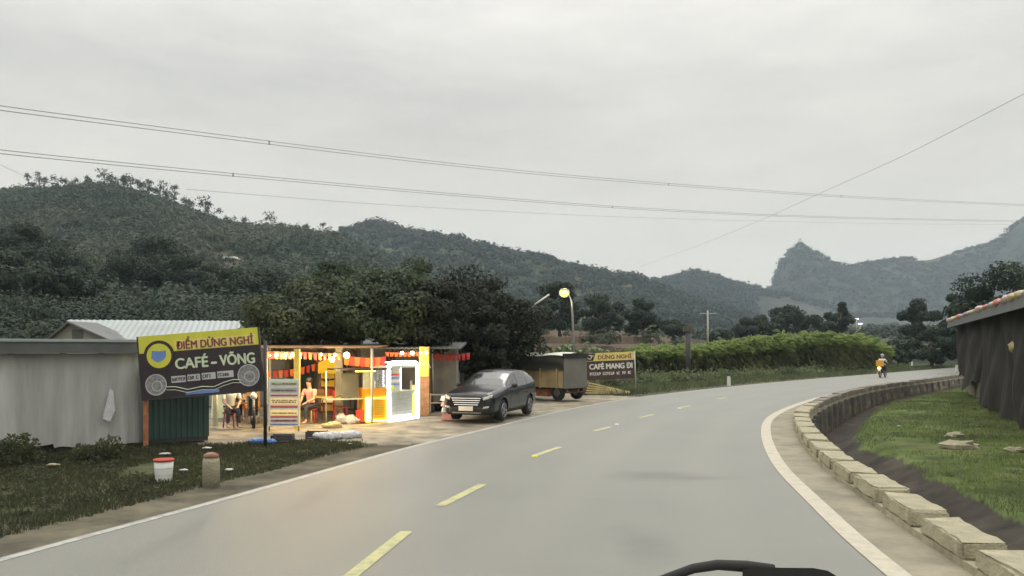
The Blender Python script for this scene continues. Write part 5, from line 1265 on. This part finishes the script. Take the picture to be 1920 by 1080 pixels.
def person(label, loc, rz, top, hands, knees, feet, hips=(0,0,.52), lean=.05, hairm='hair', helmet=False, bot='trousers', group=None):
    # faces local -Y; hips height given; hands/knees/feet: left,right positions
    r=thing('person',label,'person',loc,rz,group); hx,hy,hz_=hips
    chest=(hx,hy-lean,hz_+.32); neck=(hx,hy-lean*1.5,hz_+.52); hd=(hx,hy-lean*1.9-.02,hz_+.66); crown=(hx,hy-lean*1.9-.01,hz_+.76)
    nd={'pel':((hx,hy,hz_),(.13,.10)),'wai':((hx,hy-lean*.4,hz_+.16),(.115,.085)),'che':(chest,(.145,.10)),'nec':((neck[0],neck[1],neck[2]-.01),.052),'hd':(hd,(.072,.085)),'cr':(crown,(.062,.072))}
    ed=[('pel','wai'),('wai','che'),('che','nec'),('nec','hd'),('hd','cr')]
    for i,s in enumerate((-1,1)):
        sh_=(hx+s*.19,hy-lean*1.1,hz_+.44); ha=Vector(hands[i]); el=Vector(sh_).lerp(ha,.5)+Vector((s*.06,.06,-.08))
        nd[f's{i}']=(sh_,.055); nd[f'e{i}']=(tuple(el),.040); nd[f'w{i}']=(tuple(ha),.028); dirn=(ha-el).normalized(); pm=ha+dirn*.06; nd[f'p{i}']=(tuple(pm),(.034,.02))
        ed+=[('che',f's{i}'),(f's{i}',f'e{i}'),(f'e{i}',f'w{i}'),(f'w{i}',f'p{i}')]
        sd=dirn.cross(Vector((0,0,1))); sd=sd.normalized() if sd.length>.1 else Vector((1,0,0))
        for q in range(4):
            b1=pm+dirn*.045+sd*(q-1.5)*.019; b2=b1+dirn*(.028,.034,.032,.024)[q]+Vector((0,0,-.012)); nd[f'f{i}{q}a']=(tuple(b1),.009); nd[f'f{i}{q}b']=(tuple(b2),.008); ed+=[(f'p{i}',f'f{i}{q}a'),(f'f{i}{q}a',f'f{i}{q}b')]
        tb1=ha+dirn*.035+sd*(-s)*.036; nd[f't{i}']=(tuple(tb1),.010); ed.append((f'w{i}',f't{i}'))
        hp=(hx+s*.09,hy-.02,hz_-.03); kn=knees[i]; ft=feet[i]
        nd[f'h{i}']=(hp,.088); nd[f'k{i}']=(kn,.056); nd[f'a{i}']=(ft,.038); nd[f'to{i}']=((ft[0],ft[1]-.15,ft[2]-.045),(.042,.028))
        ed+=[('pel',f'h{i}'),(f'h{i}',f'k{i}'),(f'k{i}',f'a{i}'),(f'a{i}',f'to{i}')]
    skinned('body',nd,ed,'skin',r)
    g=lambda k,f: (nd[k][0],tuple(q*f for q in (nd[k][1] if hasattr(nd[k][1],'__len__') else (nd[k][1],)*2)))
    sn={k:g(k,1.13) for k in ('pel','wai','che')}; se=[('pel','wai'),('wai','che')]
    for i in (0,1):
        sn[f's{i}']=g(f's{i}',1.28); e=Vector(nd[f's{i}'][0]).lerp(Vector(nd[f'e{i}'][0]),.8); sn[f'u{i}']=(tuple(e),.058); se+=[('che',f's{i}'),(f's{i}',f'u{i}')]
    skinned('shirt',sn,se,top,r)
    pn={'pel':((hx,hy,hz_-.01),(.145,.115))}; pe=[]
    for i in (0,1):
        pn[f'h{i}']=g(f'h{i}',1.12); pn[f'k{i}']=g(f'k{i}',1.2); a_=Vector(nd[f'a{i}'][0]); k_=Vector(nd[f'k{i}'][0]); pn[f'a{i}']=(tuple(a_.lerp(k_,.12)),.05); pe+=[('pel',f'h{i}'),(f'h{i}',f'k{i}'),(f'k{i}',f'a{i}')]
    skinned('trousers',pn,pe,bot,r)
    q=MB(); 
    if helmet: q.ball((hd[0],hd[1]+.01,hd[2]+.045),.135,16,12,(.95,1.08,.95)); q.build('helmet','helmet',r); MB().ball((hd[0],hd[1]-.05,hd[2]+.02),.115,12,8,(.9,1,.6)).build('visor','car_glass',r)
    else:
        q.ball((hd[0],hd[1]+.022,hd[2]+.055),.102,14,10,(.92,1.02,1.0)); q.ball((hd[0],hd[1]+.06,hd[2]-.02),.07,10,8,(1,.7,1.1)); q.build('hair',hairm,r)
        for s in (-1,1): MB().ball((hd[0]+s*.03,hd[1]-.083,hd[2]+.02),.010,8,6).build('eye','hair',r)
    return r
g=G(432,801)
def stool(g,label,m='red_plastic'):
    r=thing('stool',label,'stool',tuple(g),0,'stools under the seated people'); MB().box((0,0,.40),(.32,.32,.04)).build('seat',m,r)
    for x_ in (-.12,.12):
        for y_ in (-.12,.12): MB().tube([(x_*1.2,y_*1.2,0),(x_,y_,.38)],.018,6).build('leg',m,r)
KN=[(-.12,-.42,.50),(.13,-.40,.49)]; FT=[(-.13,-.38,.085),(.16,-.44,.085)]
person('person in a white shirt sitting at the left end of the lit yard',tuple(g),.5,'shirt_white',[(-.10,-.36,.60),(.16,-.32,.62)],KN,FT,lean=.10); stool(g,'red stool under the person in a white shirt')
g=G(583,793); person('person in a pink top sitting right of the slim yellow post',tuple(g),-.4,'shirt_pink',[(-.12,-.34,.60),(.12,-.36,.62)],KN,FT,lean=.05); stool(g,'red stool under the person in a pink top')
g=G(448,786); person('person in dark clothes sitting behind the low table in the yard',tuple(g),.1,'trousers',[(-.2,-.40,.64),(.16,-.36,.60)],KN,FT,lean=.12); stool(g,'red stool under the person in dark clothes')

# motorbike (faces local -Y)
def motorbike(label, loc, rz, lit=False, paint='black_paint', group=None):
    r=thing('motorbike',label,'motorbike',loc,rz,group)
    for y in (-.62,.62):
        t=MB(); pts=[(0,y+.26*math.cos(a),.29+.26*math.sin(a)) for a in np.linspace(0,2*math.pi,25)]; t.tube(pts,.038,8,False); w=t.build('wheel','rubber',r)
        q=MB(); q.cyl((0,y,.29),.05,.12,10,'X')
        for k in range(6): a=k*math.pi/3; q.tube([(0,y,.29),(0,y+.24*math.cos(a),.29+.24*math.sin(a))],.007,4)
        q.build('rim','rim',w)
    b=MB(); b.prism([(0,0)]*3,0,0) if False else None
    def sp(pf,x0,x1):
        n=len(pf); vs=[(x0,y,z) for y,z in pf]+[(x1,y,z) for y,z in pf]; return MB().add(vs,[tuple(range(n)),tuple(range(2*n-1,n-1,-1))]+[(i,(i+1)%n,(i+1)%n+n,i+n) for i in range(n)])
    sp([(-.40,.86),(-.30,.90),(-.16,.50),(.20,.48),(.38,.70),(.72,.74),(.70,.62),(.45,.45),(.15,.32),(-.22,.32),(-.36,.50)],-.12,.12).build('fairing',paint,r)
    sp([(-.08,.70),(.10,.76),(.45,.79),(.78,.80),(.76,.73),(.36,.70),(.05,.64)],-.12,.12).build('seat','rubber',r)
    MB().tube([(0,-.62,.30),(0,-.48,.72),(0,-.40,.98)],.035,8).build('fork','steel',r)
    MB().tube([(-.32,-.26,1.02),(-.12,-.38,1.0),(.12,-.38,1.0),(.32,-.26,1.02)],.018,8).build('handlebar','dark_steel',r)
    MB().ball((0,-.47,.86),.10,12,8,(1,.8,.9)).build('headlight','lamp_glass',r)
    q=MB(); q.tube([(.13,-.1,.28),(.15,.3,.27),(.16,.75,.36)],[.03,.035,.05],8); q.build('exhaust','steel',r)
    MB().ball((0,.86,.68),.11,12,8,(1.1,.5,.8)).build('tail_light','tail_glow' if lit else 'red_plastic',r)
    MB().box((0,.84,.50),(.18,.02,.14)).build('number_plate','white_paint',r)
    for s in (-1,1): q=MB().tube([(s*.26,-.3,1.0),(s*.28,-.3,1.16)],.008,5); q.ball((s*.29,-.3,1.2),.05,10,6,(1,.3,.7)); q.build('mirror','dark_steel',r)
    return r
hd_=at_arc(RC, float(arclen(RC)[np.searchsorted(RC[:,1],54)]), -1.4); g=G(1655,707.5); heading=math.atan2(math.cos(hd_[2]),-math.sin(hd_[2]))
rz=hd_[2]+math.pi/2 # local -Y along travel direction
motorbike('dark motorbike with a glowing orange tail light riding away on the far bend',tuple(g),rz,True)
bkrot=Matrix.Rotation(rz,3,'Z'); 
person('rider in a white top and grey helmet on the far motorbike',tuple(Vector(g)+bkrot@Vector((0,.14,0))),rz,'shirt_white',[(-.28,-.42,1.02),(.28,-.42,1.02)],[(-.20,-.30,.66),(.20,-.30,.66)],[(-.18,-.12,.33),(.18,-.12,.33)],hips=(0,.1,.86),lean=.08,helmet=True)
yb=MB().box((0,.70,1.02),(.42,.34,.42)); o=yb.build('delivery_bag','yellow_bag'); o.location=tuple(g); o.rotation_euler.z=rz; tag(o,'orange yellow box strapped behind the rider on the motorbike','bag')
g=G(470,800); motorbike('dark motorbike parked behind the right billboard leg beside the menu board',tuple(G(474,800)),.35,False,'black_paint')

# ------------------------------------------------------------------ mirror on the front of our own vehicle, bottom edge
D=1.25; vm=thing('vehicle_mirror','black curved mirror and its arm at the bottom edge of the picture','mirror',tuple(P(1400,1220,D)))
o0=P(1400,1220,D)
def q3(px,py,dd=0): return P(px,py,D+dd)-o0
MB().tube([q3(1185,1110),q3(1255,1082),(q3(1300,1066)),q3(1345,1059),q3(1400,1062),q3(1450,1070)],[.007,.007,.0075,.008,.009,.010],10).build('arm','rubber',vm)
pf=[(1392,1130),(1392,1068),(1420,1063.5),(1470,1064.5),(1525,1065),(1552,1070),(1575,1084),(1590,1130)]
vs=[q3(x,y,-.02) for x,y in pf]+[q3(x,y,.05) for x,y in pf]; n_=len(pf)
b_=MB().add(vs,[tuple(range(n_)),tuple(range(2*n_-1,n_-1,-1))]+[(i,(i+1)%n_,(i+1)%n_+n_,i+n_) for i in range(n_)]); b_.build('mirror_housing','rubber',vm)
MB().tube([q3(1480,1125),q3(1440,1400),q3(1300,1700)],.014,8).build('stem','rubber',vm)

# ------------------------------------------------------------------ haze, sky, sun, camera
hb=MB().box((0,900,150),(4200,3400,312)); hz_o=hb.build('haze',None); m=bpy.data.materials.new('haze'); m.use_nodes=True; nt=m.node_tree; nt.nodes.remove(nt.nodes['Principled BSDF'])
pvn=nt.nodes.new('ShaderNodeVolumePrincipled'); pvn.inputs['Color'].default_value=(.70,.83,.95,1); pvn.inputs['Density'].default_value=.00023
nt.links.new(pvn.outputs[0],nt.nodes['Material Output'].inputs['Volume']); hz_o.data.materials.append(m); tag(hz_o,'thin pale evening haze over the valley','haze',kind='stuff')

w=bpy.data.worlds.new('World'); sc.world=w; w.use_nodes=True; nt=w.node_tree; bg=nt.nodes['Background']
sky=nt.nodes.new('ShaderNodeTexSky'); sky.sky_type='NISHITA'; sky.sun_disc=False; sky.sun_elevation=math.radians(52); sky.sun_rotation=math.radians(12); sky.dust_density=3
tc=nt.nodes.new('ShaderNodeTexCoord'); sp_=nt.nodes.new('ShaderNodeSeparateXYZ'); nt.links.new(tc.outputs['Generated'],sp_.inputs[0])
gr_=nt.nodes.new('ShaderNodeMapRange'); gr_.inputs[1].default_value=.30; gr_.inputs[2].default_value=.95; gr_.inputs[3].default_value=1.0; gr_.inputs[4].default_value=3.25; nt.links.new(sp_.outputs[2],gr_.inputs[0])
mp=nt.nodes.new('ShaderNodeMapping'); mp.inputs['Scale'].default_value=(1.2,1.2,4.5); mp.inputs['Rotation'].default_value=(0.05,.12,0); nt.links.new(tc.outputs['Generated'],mp.inputs[0])
f1=noise(nt,mp.outputs[0],2.3,8,.62,.34,.66); cc=mixcol(nt,f1,(6.55,6.4,6.05),(8.3,8.05,7.45))
hm=nt.nodes.new('ShaderNodeMapRange'); hm.inputs[1].default_value=.0; hm.inputs[2].default_value=.30; hm.inputs[3].default_value=.8; hm.inputs[4].default_value=0; nt.links.new(sp_.outputs[2],hm.inputs[0])
cc=mixcol(nt,hm.outputs[0],cc,(9.6,8.9,7.5))
vm_=nt.nodes.new('ShaderNodeVectorMath'); vm_.operation='SCALE'; nt.links.new(cc,vm_.inputs[0]); nt.links.new(gr_.outputs[0],vm_.inputs['Scale'])
fc=mixcol(nt,.97,sky.outputs[0],vm_.outputs[0]); nt.links.new(fc,bg.inputs[0]); bg.inputs[1].default_value=.10
sun=bpy.data.lights.new('sun','SUN'); sun.energy=.7; sun.angle=math.radians(25); sun.color=(1,.95,.88); so=bpy.data.objects.new('sun',sun); COL.objects.link(so)
el=math.radians(52); azm=math.radians(12); dv=Vector((math.sin(azm)*math.cos(el),math.cos(azm)*math.cos(el),math.sin(el))); so.rotation_euler=dv.to_track_quat('Z','Y').to_euler()

cam=bpy.data.cameras.new('camera'); co=bpy.data.objects.new('camera',cam); COL.objects.link(co); sc.camera=co
co.location=(0,0,CH); co.rotation_euler=(math.radians(90),0,0); cam.sensor_width=36; cam.lens=36*F/1920; cam.shift_y=(HZ-540)/1920; cam.clip_end=12000; cam.clip_start=.05
sc.view_settings.view_transform='Standard'; sc.view_settings.look='None'; sc.view_settings.exposure=0; sc.view_settings.gamma=1
sc.cycles.max_bounces=6; sc.cycles.diffuse_bounces=3; sc.cycles.volume_bounces=1; sc.cycles.transparent_max_bounces=8
sc.cycles.use_denoising=True
